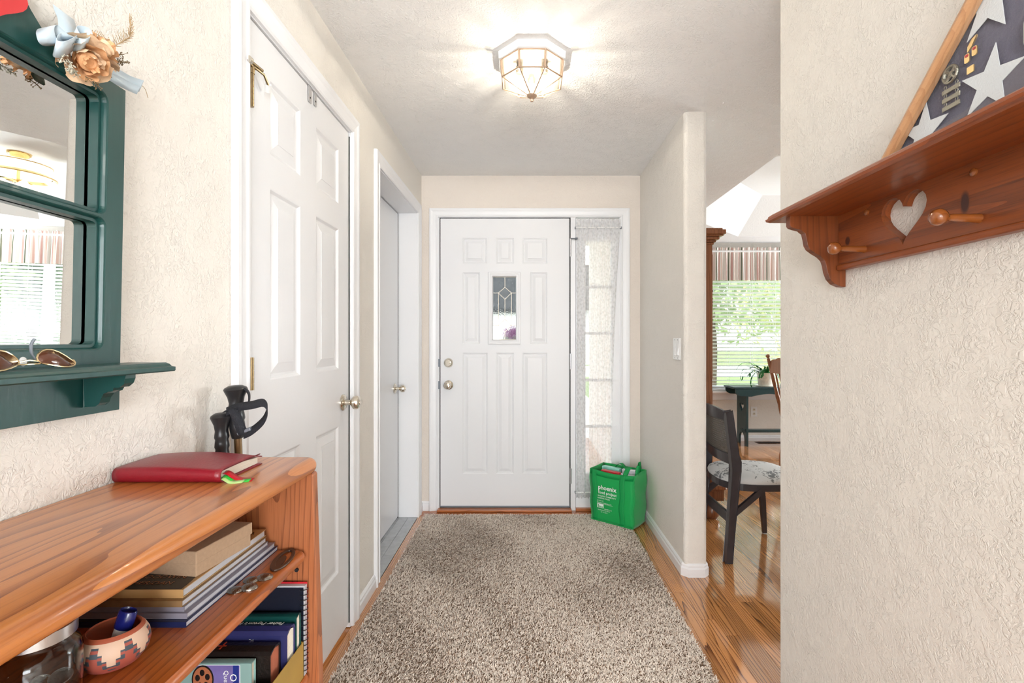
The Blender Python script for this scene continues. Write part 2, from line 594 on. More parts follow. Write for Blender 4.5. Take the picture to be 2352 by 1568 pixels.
struct(t.build('ceiling_tray', M_TRAY, org=Z3))

# floor: base and single planks where the picture shows them
struct(MB().box(-4.2, 4.2, -5.1, -0.42, -0.004, 0.004).build('floor_living_bounce', mat('living_bounce_carpet', (.66, .63, .58), .95, bump=.5, bscale=300), org=Z3))  # pale carpet added out of view to bounce light up to the ceiling
fl = struct(MB().box(-4.2, 5.9, -5.1, 6.0, -0.06, -0.004).build('floor', M_SUB, org=Z3))
struct(MB().box(3.3, 5.69, -.29, 5.81, -0.003, 0.003).build('floor_dining_bounce', mat('dining_bounce_carpet', (.62, .60, .57), .95), org=Z3))  # pale sheet added over unseen oak so the bounce is less orange
PW = 0.0575


def plank(x0, x1, y0, y1, m):
    b = MB()
    e = 0.0007
    v = [(x0 + .0003, y0 + .0003, -.0045), (x1 - .0003, y0 + .0003, -.0045), (x1 - .0003, y1 - .0003, -.0045), (x0 + .0003, y1 - .0003, -.0045),
         (x0 + e, y0 + e, 0), (x1 - e, y0 + e, 0), (x1 - e, y1 - e, 0), (x0 + e, y1 - e, 0)]
    b.add(v, [(3, 2, 1, 0), (4, 5, 6, 7), (0, 1, 5, 4), (1, 2, 6, 5), (2, 3, 7, 6), (3, 0, 4, 7)])
    b.build('plank', m, fl)


pr_ = random.Random(11)
xs = [XL + .004 + i * PW for i in range(3)]
k0 = int(math.floor((0.56 - 0.755) / PW))
xs2 = []
x = 0.755 + k0 * PW
while x < 3.25:
    xs2.append(x); x += PW
for x in xs + xs2:
    x1 = x + PW
    xm = x + PW / 2
    if xm < 0.0:
        y0, yend = 1.2, 3.33
    elif xm < XR - 0.01:
        y0, yend = 1.3, 3.33
    elif xm < 0.922 + .03:
        y0, yend = 1.3, 2.50
    else:
        # nearest depth that the opening lets one see, and the farthest
        y0, yend = max(1.5, xm / 0.52 - 0.15), min(DFY, xm / 0.365 + 0.1)
        if yend <= y0 + 0.1:
            continue
    y = y0
    ln = pr_.uniform(0.25, 0.9)
    while y < yend:
        y2 = min(y + ln, yend)
        if yend - y2 < 0.12:
            y2 = yend
        plank(x, x1, y, y2, M_OAKFLOOR)
        y = y2
        ln = pr_.uniform(0.5, 1.1)
# boards laid across in front of the door
xx = XL + .004
while xx < XR - .02:
    x2 = min(xx + pr_.uniform(.3, .6), XR - .012)
    if XR - .012 - x2 < .12:
        x2 = XR - .012
    plank(xx, x2, 3.332, 3.332 + PW, M_OAKFLOORX)
    plank(xx, x2, 3.332 + PW, 3.436, M_OAKFLOORX)
    xx = x2

# trims ------------------------------------------------------------
CAS = [(0, 0), (0, .010), (.006, .014), (.012, .014), (.016, .010), (.024, .011), (.040, .014), (.052, .018), (.064, .018), (.066, .014), (.066, 0)]


def casing(name, a0, a1, z1, fr, z0=0.0, prof=CAS):
    """fr(a, z, out) -> point"""
    secs = []
    for (sa, sz) in ((-1, 0), (-1, 1), (1, 1), (1, 0)):
        base_a = a0 if sa < 0 else a1
        secs.append([fr(base_a + sa * s, (z1 + s) if sz else z0, t_) for (s, t_) in prof])
    b = MB().loft(secs, closed=True)
    return struct(b.build(name, M_TRIM, org=Z3))


frL = lambda a, z, o: (XL + o, a, z)
frF = lambda a, z, o: (a, YF - o, z)
casing('trim_1', 1.285, 2.047, 2.072, frL)
casing('trim_2', 2.428, 3.300, 2.062, frL)
casing('trim_3', -0.618, 0.668, 2.066, frF, prof=[(s * .94, t_) for s, t_ in CAS])

BASE = [(0, 0), (.013, 0), (.013, .040), (.009, .048), (.009, .056), (.004, .064), (0, .066)]


def baseboard(name, path, side=1):
    P = [Vector((x, y)) for x, y in path]
    secs = []
    for i, p in enumerate(P):
        d1 = (P[i] - P[i - 1]).normalized() if i else (P[1] - P[0]).normalized()
        d2 = (P[i + 1] - P[i]).normalized() if i < len(P) - 1 else d1
        n1 = Vector((d1.y, -d1.x)) * side; n2 = Vector((d2.y, -d2.x)) * side
        n = (n1 + n2).normalized()
        k = 1 / max(n.dot(n1), 0.3)
        secs.append([(p.x + n.x * o * k, p.y + n.y * o * k, z) for (o, z) in BASE])
    return struct(MB().loft(secs).build(name, M_TRIM, org=Z3))


baseboard('baseboard_left', [(XL, 2.113), (XL, 2.362)])
baseboard('baseboard_left_front', [(XL, 3.366), (XL, YF), (-.682, YF)])
baseboard('baseboard_right', [(.732, YF), (XR, YF), (XR, 2.499), (XR + .022, 2.477), (XR + .095, 2.477), (XR + .117, 2.499), (XR + .117, 5.82)])
baseboard('baseboard_near_left', [(XL, -.3), (XL, 1.217)])
baseboard('baseboard_near_right', [(XR + .117, -.3), (XR + .117, 1.549), (XR, 1.549), (XR, -.3)], -1)
baseboard('baseboard_dining', [(.922, DFY), (5.7, DFY)])

# jambs of door openings
j = MB()
j.box(XL - .13, XL + .001, 1.275, 1.291, 0, 2.085).box(XL - .13, XL + .001, 2.041, 2.057, 0, 2.085).box(XL - .13, XL + .001, 1.275, 2.057, 2.068, 2.085)
struct(j.build('trim_4', M_TRIM, org=Z3))
XG = -0.863       # face of the recessed door
j = MB()
j.box(XG - .10, XL + .001, 2.415, 2.431, 0, 2.075).box(XG - .10, XL + .001, 3.297, 3.315, 0, 2.075).box(XG - .10, XL + .001, 2.415, 3.315, 2.058, 2.075)
j.box(XG - .10, XG - .07, 2.42, 3.31, 0, 2.07)
struct(j.build('trim_5', M_TRIM, org=Z3))
sill = struct(MB().box(XG - .05, XL + .004, 2.431, 3.297, -.004, .001).build('floor_threshold', M_DARK, org=Z3))
wv = (XL + .004 - (XG - .05)) / 3
for i in range(3):
    for (ya, yb) in (((2.431, 2.95), (2.95, 3.297)) if i % 2 else ((2.431, 2.71), (2.71, 3.297))):
        MB().box(XG - .05 + i * wv + .0008, XG - .05 + (i + 1) * wv - .0008, ya + .0008, yb - .0008, .001, .005).build('plank', M_VINYL, sill, bevel=.0006, seg=1)


# ------------------------------------------------------------------ panelled doors
def door_panels(root, a0, a1, z0, z1, th, fr, panels, m, prof, extra_holes=()):
    """slab with recessed, raised panels; fr(a,z,out)"""
    al = sorted({a0, a1} | {p[0] for p in panels} | {p[1] for p in panels} | {h[0] for h in extra_holes} | {h[1] for h in extra_holes})
    zl = sorted({z0, z1} | {p[2] for p in panels} | {p[3] for p in panels} | {h[2] for h in extra_holes} | {h[3] for h in extra_holes})
    b = MB()
    hol = [tuple(p[:4]) for p in panels] + [tuple(h) for h in extra_holes]
    for i in range(len(al) - 1):
        for k in range(len(zl) - 1):
            ac, zc = (al[i] + al[i + 1]) / 2, (zl[k] + zl[k + 1]) / 2
            if any(h[0] < ac < h[1] and h[2] < zc < h[3] for h in hol):
                continue
            b.add([fr(al[i], zl[k], 0), fr(al[i + 1], zl[k], 0), fr(al[i + 1], zl[k + 1], 0), fr(al[i], zl[k + 1], 0)], [(0, 1, 2, 3)])
    for (p, q) in (((a0, z0), (a1, z0)), ((a1, z0), (a1, z1)), ((a1, z1), (a0, z1)), ((a0, z1), (a0, z0))):
        b.add([fr(*p, 0), fr(*q, 0), fr(*q, -th), fr(*p, -th)], [(0, 1, 2, 3)])
    if not extra_holes:
        b.add([fr(a0, z0, -th), fr(a1, z0, -th), fr(a1, z1, -th), fr(a0, z1, -th)], [(0, 1, 2, 3)])
    else:
        h = extra_holes[0]
        for (A, B) in (((a0, z0), (h[0], z1)), ((h[1], z0), (a1, z1)), ((h[0], z0), (h[1], h[2])), ((h[0], h[3]), (h[1], z1))):
            b.add([fr(A[0], A[1], -th), fr(B[0], A[1], -th), fr(B[0], B[1], -th), fr(A[0], B[1], -th)], [(0, 1, 2, 3)])
        for (p, q) in (((h[0], h[2]), (h[1], h[2])), ((h[1], h[2]), (h[1], h[3])), ((h[1], h[3]), (h[0], h[3])), ((h[0], h[3]), (h[0], h[2]))):
            b.add([fr(*p, 0), fr(*q, 0), fr(*q, -th), fr(*p, -th)], [(0, 1, 2, 3)])
    slab = b.build('slab', m, root)
    for (pa0, pa1, pz0, pz1) in panels:
        q = MB()
        rings = []
        for (ins, dep) in prof:
            rings.append([fr(pa0 + ins, pz0 + ins, dep), fr(pa1 - ins, pz0 + ins, dep), fr(pa1 - ins, pz1 - ins, dep), fr(pa0 + ins, pz1 - ins, dep)])
        q.loft(rings, cap=False)
        q.add(rings[-1], [(0, 1, 2, 3)])
        q.build('panel', m, root)
    return slab


def knob(parent, O, A, m, r=.027, name='knob', key=False):
    A = Vector(A)
    k = MB().lathe([(0, 0), (.033, 0), (.033, .004), (.028, .009), (.012, .012), (.010, .030), (.014, .036), (r, .046), (r * 1.02, .056), (r * .85, .066), (r * .5, .070), (0, .071)], O, A, 28)
    o = k.build(name, m, parent)
    c = MB().lathe([(0, 0), (.009, 0), (.010, .003), (.0, .0035)], Vector(O) + A * .069, A, 16)
    c.build('button', m, o)
    return o


def hinge(parent, O, axis_r, h, m, n=5):
    """stack of knuckles"""
    hm = MB()
    hm.tube([(O[0], O[1], O[2] + .0005), (O[0], O[1], O[2] + h)], axis_r * .9, 12)
    o = hm.build('hinge', m, parent)
    for i in range(n):
        z0 = O[2] + h * i / n
        MB().tube([(O[0], O[1], z0 + .0008), (O[0], O[1], z0 + h / n - .0008)], axis_r, 14).build('knuckle', m, o)
    return o


PROF_WOOD = [(0, 0), (.003, -.001), (.010, -.008), (.016, -.009), (.046, -.002), (.047, -.0005)]
# closet door
d1 = struct_empty('door_1', (XL, 1.66, 0))
frD1 = lambda a, z, o: (XL - .004 + o, a, z)
cols = ((1.412, 1.602), (1.722, 1.930))
rows = ((.28, .86), (1.085, 1.640), (1.738, 1.955))
door_panels(d1, 1.2945, 2.037, .018, 2.064, .035, frD1, [(c0, c1, r0, r1) for c0, c1 in cols for r0, r1 in rows], M_DOOR, PROF_WOOD)
for z in (1.822, 1.066, .22):
    hinge(d1, (XL + .004, 1.300, z), .0075, .088, M_BRASS)
hs = MB()
hs.tube([(XL + .004, 1.300, 1.910), (XL + .004, 1.300, 1.930)], .009, 12)
hs.box(XL - .003, XL + .012, 1.270, 1.312, 1.926, 1.932)
s_ = hs.build('hinge_stop', M_BRASS, d1)
MB().tube([(XL + .010, 1.302, 1.930), (XL + .020, 1.335, 1.926), (XL + .018, 1.362, 1.910)], .0035, 8).build('stop_arm', M_BRASS, s_)
MB().tube([(XL + .018, 1.360, 1.913), (XL + .010, 1.374, 1.900)], .0085, 12).build('bumper', M_WHITE, s_)
MB().tube([(XL + .012, 1.285, 1.935), (XL + .016, 1.335, 1.937)], .0038, 8).build('stop_screw', M_BRASS, s_)
MB().tube([(XL + .012, 1.272, 1.934), (XL + .012, 1.282, 1.934)], .010, 12).build('stop_pad', M_NICKEL, s_)
knob(d1, (XL - .004, 1.972, .948), (1, 0, 0), M_NICKEL)
MB().box(XL - .02, XL - .0005, 2.0375, 2.0408, .02, 2.05).build('latch_gap_shade', M_DARK, d1)  # dark strip standing in for the shade inside the door gap

# strap hooks hanging over the top of the closet door
hk = thing('over_door_hook', (XL, 1.68, 2.03), 'pair of small bright metal straps hooked over the top of the closet door', 'hook')
for (ya, yb, zb) in ((1.655, 1.677, 2.012), (1.700, 1.718, 2.020)):
    st = MB().box(XL - .003, XL + .0005, ya, yb, zb, 2.0652).box(XL - .038, XL + .0005, ya, yb, 2.0650, 2.0662).build('strap', M_STEEL, hk, bevel=.0006, seg=1)
    MB().tube([(XL + .0004, (ya + yb) / 2, zb + .016), (XL + .0011, (ya + yb) / 2, zb + .016)], .003, 10).build('screw_hole', M_DARK, st)

# recessed plain door to the left
d2 = struct_empty('door_2', (XG, 2.86, 0))
MB().box(XG - .04, XG, 2.436, 3.288, .012, 2.052).build('slab', M_DOOR, d2, bevel=.002)
MB().box(XG - .03, XG + .0005, 3.2885, 3.2965, .0, 2.055).build('latch_gap_shade', M_DARK, d2)  # black filler in place of shade between slab and jamb
knob(d2, (XG, 3.205, .882), (1, 0, 0), M_NICKEL, .024)

# front door
d3 = struct_empty('door_3', (-.149, YF, 0))
px = lambda p: (p - 1208) / 325.6
pz = lambda q: 1.2 - (q - 781) / 325.6
frD3 = lambda a, z, o: (a, YF + .003 - o, z)
pan = [(px(1063), px(1118), pz(605), pz(546)), (px(1139.5), px(1180), pz(605), pz(546)), (px(1200), px(1257), pz(605), pz(546)),
       (px(1063), px(1102), pz(789), pz(625)), (px(1218), px(1257), pz(789), pz(625)),
       (px(1063), px(1120), pz(1088), pz(810)), (px(1139.5), px(1180), pz(1088), pz(810)), (px(1200), px(1257), pz(1088), pz(810))]
LG = (px(1131), px(1188), pz(781), pz(634))
PROF_STEEL = [(0, 0), (.003, -.004), (.006, -.004), (.010, -.010), (.015, -.010), (.036, -.002), (.0368, 0)]
door_panels(d3, px(1011.5), px(1308), pz(1162), pz(501.5), .044, frD3, pan, M_DOORF, PROF_STEEL, [LG])
# moulded frame of the small light
lf = MB()
fw = (px(1121), px(1196), pz(791), pz(624))
rings = []
for (ins, dep) in ((0, .0), (0, .010), (.006, .014), (.014, .014), (.018, .011), (.028, .012), (.032, .008), (.0345, .0), (.0345, -.02)):
    rings.append([frD3(fw[0] + ins, fw[2] + ins, dep), frD3(fw[1] - ins, fw[2] + ins, dep), frD3(fw[1] - ins, fw[3] - ins, dep), frD3(fw[0] + ins, fw[3] - ins, dep)])
lf.loft(rings, cap=False)
lo = lf.build('light_frame', M_DOORF, d3)
for (qx, qz) in ((1126, 648), (1192, 648), (1126, 707), (1192, 707), (1126, 765), (1192, 765), (1141, 786), (1176, 786)):
    MB().tube([frD3(px(qx), pz(qz), .013), frD3(px(qx), pz(qz), .0146)], .0022, 8).build('screw_cap', M_WHITE, lo)


def glass_mat(name, tint, rough, bscale, bstr, fres=0.12):
    m = bpy.data.materials.new(name); m.use_nodes = True
    nt = m.node_tree; N, L = nt.nodes, nt.links
    N.remove(N['Principled BSDF'])
    out = N['Material Output']
    g = N.new('ShaderNodeBsdfGlossy'); g.inputs['Roughness'].default_value = 0.03
    if bstr > 0:
        rf = N.new('ShaderNodeBsdfRefraction'); rf.inputs['IOR'].default_value = 1.12; rf.inputs['Roughness'].default_value = rough
        rf.inputs['Color'].default_value = (*tint, 1)
        tcn = N.new('ShaderNodeTexCoord')
        n = N.new('ShaderNodeTexNoise'); n.inputs['Scale'].default_value = bscale; n.inputs['Detail'].default_value = 2
        L.new(tcn.outputs['Object'], n.inputs['Vector'])
        b = N.new('ShaderNodeBump'); b.inputs['Strength'].default_value = bstr; b.inputs['Distance'].default_value = 0.003
        L.new(n.outputs['Fac'], b.inputs['Height']); L.new(b.outputs[0], rf.inputs['Normal']); L.new(b.outputs[0], g.inputs['Normal'])
        base = rf
    else:
        base = N.new('ShaderNodeBsdfTransparent'); base.inputs['Color'].default_value = (*tint, 1)
    mx = N.new('ShaderNodeMixShader'); mx.inputs[0].default_value = fres
    L.new(base.outputs[0], mx.inputs[1]); L.new(g.outputs[0], mx.inputs[2]); L.new(mx.outputs[0], out.inputs[0])
    MATS[name] = m
    return m


M_GLASS = glass_mat('window_glass', (0.97, 0.985, 0.98), 0, 0, 0, 0.05)
M_TEXGLASS = glass_mat('textured_glass', (0.92, 0.94, 0.94), 0.0, 110, 0.30, 0.012)
M_BEVGLASS = glass_mat('bevelled_glass', (0.95, 0.97, 0.97), 0.0, 20, 0.1, 0.03)
# lights between the cames: separate panes
gy = -.015
cxm, xl_, xr_, zb_, zt_ = px(1159.5), LG[0] + .004, LG[1] - .004, LG[2] + .004, LG[3] - .004
zt1, zt2, zt3 = pz(659), pz(672), pz(687)
zb1, zb2, zb3 = pz(733), pz(747), pz(762)
hx0, hx1 = px(1144.5), px(1174.5)
panes = [
    ([(xl_, zt_), (cxm, zt_), (cxm, zt1), (hx0, zt2), (xl_, zt2)], 0), ([(cxm, zt_), (xr_, zt_), (xr_, zt2), (hx1, zt2), (cxm, zt1)], 0),
    ([(cxm, zt1), (hx1, zt2), (cxm, zt3), (hx0, zt2)], 1), ([(xl_, zt2), (hx0, zt2), (hx0, zb2), (xl_, zb2)], 0), ([(hx1, zt2), (xr_, zt2), (xr_, zb2), (hx1, zb2)], 0),
    ([(hx0, zt2), (cxm, zt3), (cxm, zb1), (hx0, zb2)], 0), ([(hx1, zt2), (hx1, zb2), (cxm, zb1), (cxm, zt3)], 0), ([(cxm, zb1), (hx1, zb2), (cxm, zb3), (hx0, zb2)], 1),
    ([(xl_, zb2), (hx0, zb2), (cxm, zb3), (cxm, zb_), (xl_, zb_)], 0), ([(hx1, zb2), (xr_, zb2), (xr_, zb_), (cxm, zb_), (cxm, zb3)], 0)]
for poly, bev in panes:
    MB().add([frD3(a, z, gy) for a, z in poly], [tuple(range(len(poly)))]).build('glass_pane', M_BEVGLASS if bev else M_TEXGLASS, d3)
cm = MB()
segs = [((cxm, zt_), (cxm, zt1)), ((cxm, zt1), (hx0, zt2)), ((cxm, zt1), (hx1, zt2)), ((hx0, zt2), (cxm, zt3)), ((hx1, zt2), (cxm, zt3)), ((xl_, zt2), (hx0, zt2)), ((hx1, zt2), (xr_, zt2)),
        ((cxm, zt3), (cxm, zb1)), ((hx0, zt2), (hx0, zb2)), ((hx1, zt2), (hx1, zb2)), ((cxm, zb1), (hx0, zb2)), ((cxm, zb1), (hx1, zb2)), ((hx0, zb2), (cxm, zb3)), ((hx1, zb2), (cxm, zb3)),
        ((xl_, zb2), (hx0, zb2)), ((hx1, zb2), (xr_, zb2)), ((cxm, zb3), (cxm, zb_)), ((xl_, zt_), (xr_, zt_)), ((xl_, zb_), (xr_, zb_))]
for (A, B) in segs:
    cm.tube([frD3(*A, gy + .001), frD3(*B, gy + .001)], .0021, 6)
cm.build('came', M_CAME, d3)
# lock and knob
dbo = MB().lathe([(0, 0), (.033, 0), (.032, .006), (.024, .014), (.022, .016), (0, .016)], frD3(px(1030), pz(833), 0), (0, -1, 0), 28).build('deadbolt', M_NICKEL, d3)
MB().plate([(-.020, -.005), (-.012, -.008), (.012, -.005), (.020, .001), (.012, .007), (-.012, .004)], .012, frD3(px(1030), pz(833), .015), (1, 0, 0), (0, 0, 1), N=(0, -1, 0)).build('thumb_turn', M_NICKEL, dbo, bevel=.002)
knob(d3, frD3(px(1030), pz(884), 0), (0, -1, 0), M_NICKEL, .026)
for (a, b_) in ((548, 589), (812, 848), (1075, 1110)):
    hinge(d3, (px(1311), YF - .004, pz(b_)), .0062, (b_ - a) / 325.6, M_STEEL)
hs2 = MB().tube([(px(1311), YF - .006, pz(548)), (px(1316), YF - .022, pz(549)), (px(1321), YF - .03, pz(550))], .004, 8).build('hinge_stop', M_GREYMETAL, d3)
MB().tube([(px(1320), YF - .028, pz(550)), (px(1325), YF - .036, pz(550))], .008, 10).build('bumper', M_GREYMETAL, hs2)
for q in (833, 884):
    MB().box(px(1006.5), px(1011), YF - .004, YF + .004, pz(q + 9), pz(q - 9)).build('strike_plate', M_GREYMETAL, d3)
MB().box(px(1011), px(1309), YF - .002, YF + .04, pz(1165), pz(1161.5)).build('door_sweep', M_GREYMETAL, d3)
# frame, mullion, threshold
b = MB()
b.box(-.63, px(1009.5), YF, YF + .15, 0, 2.075).box(px(1310.5), px(1322), YF - .004, YF + .15, 0, 2.075).box(.66, .69, YF, YF + .15, 0, 2.075).box(-.63, .69, YF, YF + .15, pz(499.5), 2.075)
struct(b.build('trim_6', M_TRIM, org=Z3))
struct(MB().box(px(1006), px(1312), YF - .05, YF + .12, 0, .018).box(px(1322), .66, YF - .02, YF + .12, 0, .02).build('door_sill', M_OAKFLOORX, org=Z3, bevel=.004))
MB().box(px(1009.5), px(1011.5), YF + .006, YF + .04, .02, 2.06).box(px(1308), px(1310.5), YF + .006, YF + .04, .02, 2.06).box(px(1010), px(1310), YF + .006, YF + .04, 2.0585, 2.064).build('weather_gap', M_DARK, d3)

# side light: window_1
w1 = struct_empty('window_1', (.5, YF, 0))
sx0, sx1, gx0, gx1 = px(1323), px(1427), px(1345), px(1405)
gz0, gz1 = pz(1088), pz(552)
b = MB()
b.box(sx0, gx0, YF + .004, YF + .045, .02, pz(503)).box(gx1, sx1, YF + .004, YF + .045, .02, pz(503)).box(gx0, gx1, YF + .004, YF + .045, gz1, pz(503)).box(gx0, gx1, YF + .004, YF + .045, .02, gz0)
b.build('window_frame', M_TRIM, w1)
zs = [gz0, pz(980), pz(873), pz(765), pz(658), gz1]
for i in range(5):
    MB().box(gx0, gx1, YF + .022, YF + .026, zs[i], zs[i + 1]).build('pane', M_GLASS, w1)
for z in zs[1:-1]:
    MB().box(gx0, gx1, YF + .012, YF + .034, z - .009, z + .009).build('glazing_bar', M_TRIM, w1, bevel=.003)


# lace curtain
def lace_mat():
    m = bpy.data.materials.new('lace'); m.use_nodes = True
    nt = m.node_tree; N, L = nt.nodes, nt.links
    N.remove(N['Principled BSDF']); out = N['Material Output']
    tcn = N.new('ShaderNodeTexCoord')
    mp = N.new('ShaderNodeMapping'); mp.inputs['Scale'].default_value = (1, 1, 0.25)
    L.new(tcn.outputs['Object'], mp.inputs[0])
    n = N.new('ShaderNodeTexNoise'); n.inputs['Scale'].default_value = 160; n.inputs['Detail'].default_value = 3
    L.new(mp.outputs[0], n.inputs['Vector'])
    v = N.new('ShaderNodeTexVoronoi'); v.inputs['Scale'].default_value = 55
    L.new(tcn.outputs['Object'], v.inputs['Vector'])
    mu = N.new('ShaderNodeMath'); mu.operation = 'MULTIPLY_ADD'; mu.inputs[1].default_value = 0.5
    L.new(v.outputs['Distance'], mu.inputs[0]); L.new(n.outputs['Fac'], mu.inputs[2])
    mr = N.new('ShaderNodeMapRange'); mr.inputs['From Min'].default_value = 0.45; mr.inputs['From Max'].default_value = 0.85
    mr.inputs['To Min'].default_value = 0.45; mr.inputs['To Max'].default_value = 0.66
    L.new(mu.outputs[0], mr.inputs['Value'])
    d = N.new('ShaderNodeBsdfDiffuse'); d.inputs[0].default_value = (0.87, 0.87, 0.87, 1)
    tl = N.new('ShaderNodeBsdfTranslucent'); tl.inputs[0].default_value = (0.9, 0.9, 0.9, 1)
    m1 = N.new('ShaderNodeMixShader'); m1.inputs[0].default_value = 0.5
    L.new(d.outputs[0], m1.inputs[1]); L.new(tl.outputs[0], m1.inputs[2])
    tr = N.new('ShaderNodeBsdfTransparent')
    m2 = N.new('ShaderNodeMixShader')
    L.new(mr.outputs[0], m2.inputs[0]); L.new(tr.outputs[0], m2.inputs[1]); L.new(m1.outputs[0], m2.inputs[2])
    L.new(m2.outputs[0], out.inputs[0])
    return m


M_LACE = lace_mat()
cu = thing('lace_curtain', (.5, YF - .03, .05), 'sheer white lace curtain hung over the narrow window beside the front door', 'curtain')


def lace(u, v):
    # v: 0 bottom .. 1 top
    z = pz(1136) + (pz(520) - pz(1136)) * v
    left = px(1322.5)
    right = px(1404) + (px(1424) - px(1404)) * (v ** 2.2)
    a = left + (right - left) * u
    y = YF - .022 - .006 * math.sin(u * 61 + 1.5 * math.sin(v * 4)) - .004 * math.sin(u * 27 + 2)
    return (a, y, z)


MB().grid(lace, 90, 24).build('lace_panel', M_LACE, cu)


def ruffle(z0, z1, right, amp):
    def f(u, v):
        left = px(1322.5)
        return (left + (right - left) * u, YF - .026 - amp * (0.3 + v) * math.sin(u * 95), z0 + (z1 - z0) * v + .004 * math.sin(u * 70) * v)
    return f


MB().grid(ruffle(pz(524), pz(505), px(1424), .005), 80, 4).build('header_ruffle', M_LACE, cu)
MB().grid(ruffle(pz(1128), pz(1140), px(1404), .007), 80, 4).build('hem_ruffle', M_LACE, cu)
MB().tube([(px(1321), YF - .024, pz(524)), (px(1425), YF - .024, pz(524))], .004, 8).build('curtain_rod', M_WHITE, cu)
MB().tube([(px(1321), YF - .024, pz(1128)), (px(1405), YF - .024, pz(1128))], .004, 8).build('curtain_rod', M_WHITE, cu)
for (q, w_) in ((524, 1320.5), (524, 1425.5), (1128, 1320.5)):
    MB().box(px(w_) - .003, px(w_) + .003, YF - .03, YF - .004, pz(q) - .008, pz(q) + .006).build('rod_bracket', M_GREYMETAL, cu, bevel=.001)

# ------------------------------------------------------------------ ceiling light of the hall
LX, LY = .0245, 2.015
cl = thing('ceiling_light', (LX, LY, H), 'octagonal glass and bronze ceiling light with white base plate', 'lamp')


def octa(R, z, rot=22.5):
    return [(LX + R * math.cos(math.radians(rot + 45 * i)), LY + R * math.sin(math.radians(rot + 45 * i)), z) for i in range(8)]


b = MB().loft([octa(.147, H), octa(.147, H - .002), octa(.145, H - .027), octa(.137, H - .030)])
b.build('base_plate', M_WHITE, cl)
MB().loft([octa(.134, H - .0302), octa(.132, H - .032)]).build('dimming_plate', mat('lamp_dimming_tan', (.40, .36, .31), .5), cl)  # tan plate added under the base to dim the glare inside the lamp


def lampglass():
    m = bpy.data.materials.new('lamp_glass'); m.use_nodes = True
    nt = m.node_tree; N, L = nt.nodes, nt.links
    N.remove(N['Principled BSDF']); out = N['Material Output']
    tr = N.new('ShaderNodeBsdfTransparent'); tr.inputs[0].default_value = (1, .97, .92, 1)
    tl = N.new('ShaderNodeBsdfTranslucent'); tl.inputs[0].default_value = (1, .90, .76, 1)
    gl = N.new('ShaderNodeBsdfGlossy'); gl.inputs['Roughness'].default_value = .08
    m1 = N.new('ShaderNodeMixShader'); m1.inputs[0].default_value = 0.035
    L.new(tr.outputs[0], m1.inputs[1]); L.new(tl.outputs[0], m1.inputs[2])
    m2 = N.new('ShaderNodeMixShader'); m2.inputs[0].default_value = 0.06
    L.new(m1.outputs[0], m2.inputs[1]); L.new(gl.outputs[0], m2.inputs[2])
    L.new(m2.outputs[0], out.inputs[0])
    return m


M_LGLASS = lampglass()
o1, o2, o3 = octa(.135, H - .031), octa(.130, H - .098), octa(.016, H - .150)
M_LBEVEL = glass_mat('lamp_glass_ray_bevel', (.34, .32, .29), 0, 0, 0, 0.10)  # bevels tinted dark so they throw ray shadows on the ceiling
for i in range(8):
    k = (i + 1) % 8
    A, B, C_, D_ = (Vector(q) for q in (o1[i], o1[k], o2[k], o2[i]))
    f = .15
    p_ = MB().add([A.lerp(B, f), A.lerp(B, 1 - f), D_.lerp(C_, 1 - f), D_.lerp(C_, f)], [(0, 1, 2, 3)]).build('glass_pane', M_LGLASS, cl)
    MB().add([A, A.lerp(B, f), D_.lerp(C_, f), D_], [(0, 1, 2, 3)]).build('bevel_edge', M_LBEVEL, p_)
    MB().add([A.lerp(B, 1 - f), B, C_, D_.lerp(C_, 1 - f)], [(0, 1, 2, 3)]).build('bevel_edge', M_LBEVEL, p_)
    MB().add([o2[i], o2[k], o3[k], o3[i]], [(0, 1, 2, 3)]).build('glass_pane', M_LGLASS, cl)
fr_ = MB()
for i in range(8):
    k = (i + 1) % 8
    fr_.tube([o1[i], o1[k]], .003, 6).tube([o2[i], o2[k]], .0034, 6).tube([o1[i], o2[i]], .0042, 6).tube([o2[i], o3[i]], .0026, 6)
fr_.build('frame', M_LAMPMETAL, cl)
MB().lathe([(0, -.012), (.006, -.012), (.008, -.006), (.005, .0), (.018, .006), (.022, .012), (.016, .016), (0, .016)], (LX, LY, H - .162), (0, 0, 1), 20).build('finial', M_LAMPMETAL, cl)
M_BULB = mat('filament', (1, 1, 1), .4, emis=(1.0, 0.92, 0.80), estr=2200)
for a in (90, 210, 330):
    bx, by = LX + .058 * math.cos(math.radians(a)), LY + .058 * math.sin(math.radians(a))
    so = MB().lathe([(.0, .030), (.010, .030), (.012, .012), (.020, .010), (.018, 0), (.014, -.012), (0, -.012)], (bx, by, H - .062), (0, 0, 1), 16).build('socket', M_NICKEL, cl)
    MB().lathe([(.008, 0), (.013, -.008), (.0165, -.019), (.015, -.030), (.008, -.037), (0, -.039)], (bx, by, H - .076), (0, 0, 1), 16).build('bulb', M_GLASS, so)
    MB().lathe([(0, -.0045), (.0045, -.002), (.005, .002), (.003, .0045), (0, .005)], (bx, by, H - .106), (0, 0, 1), 8).build('filament', M_BULB, so)

# ------------------------------------------------------------------ rug
ru = thing('area_rug', (-.01, 2.1, 0), 'beige and brown shag rug covering the hall floor before the front door', 'rug')
RX0, RX1, RY0, RY1 = -.688, .672, 1.09, 3.335
M_RUGBASE = mat('rug_base', (0.20, 0.13, 0.085), 0.95)
MB().box(RX0 + .004, RX1 - .004, RY0, RY1 - .004, .0005, .007).build('backing', M_RUGBASE, ru)


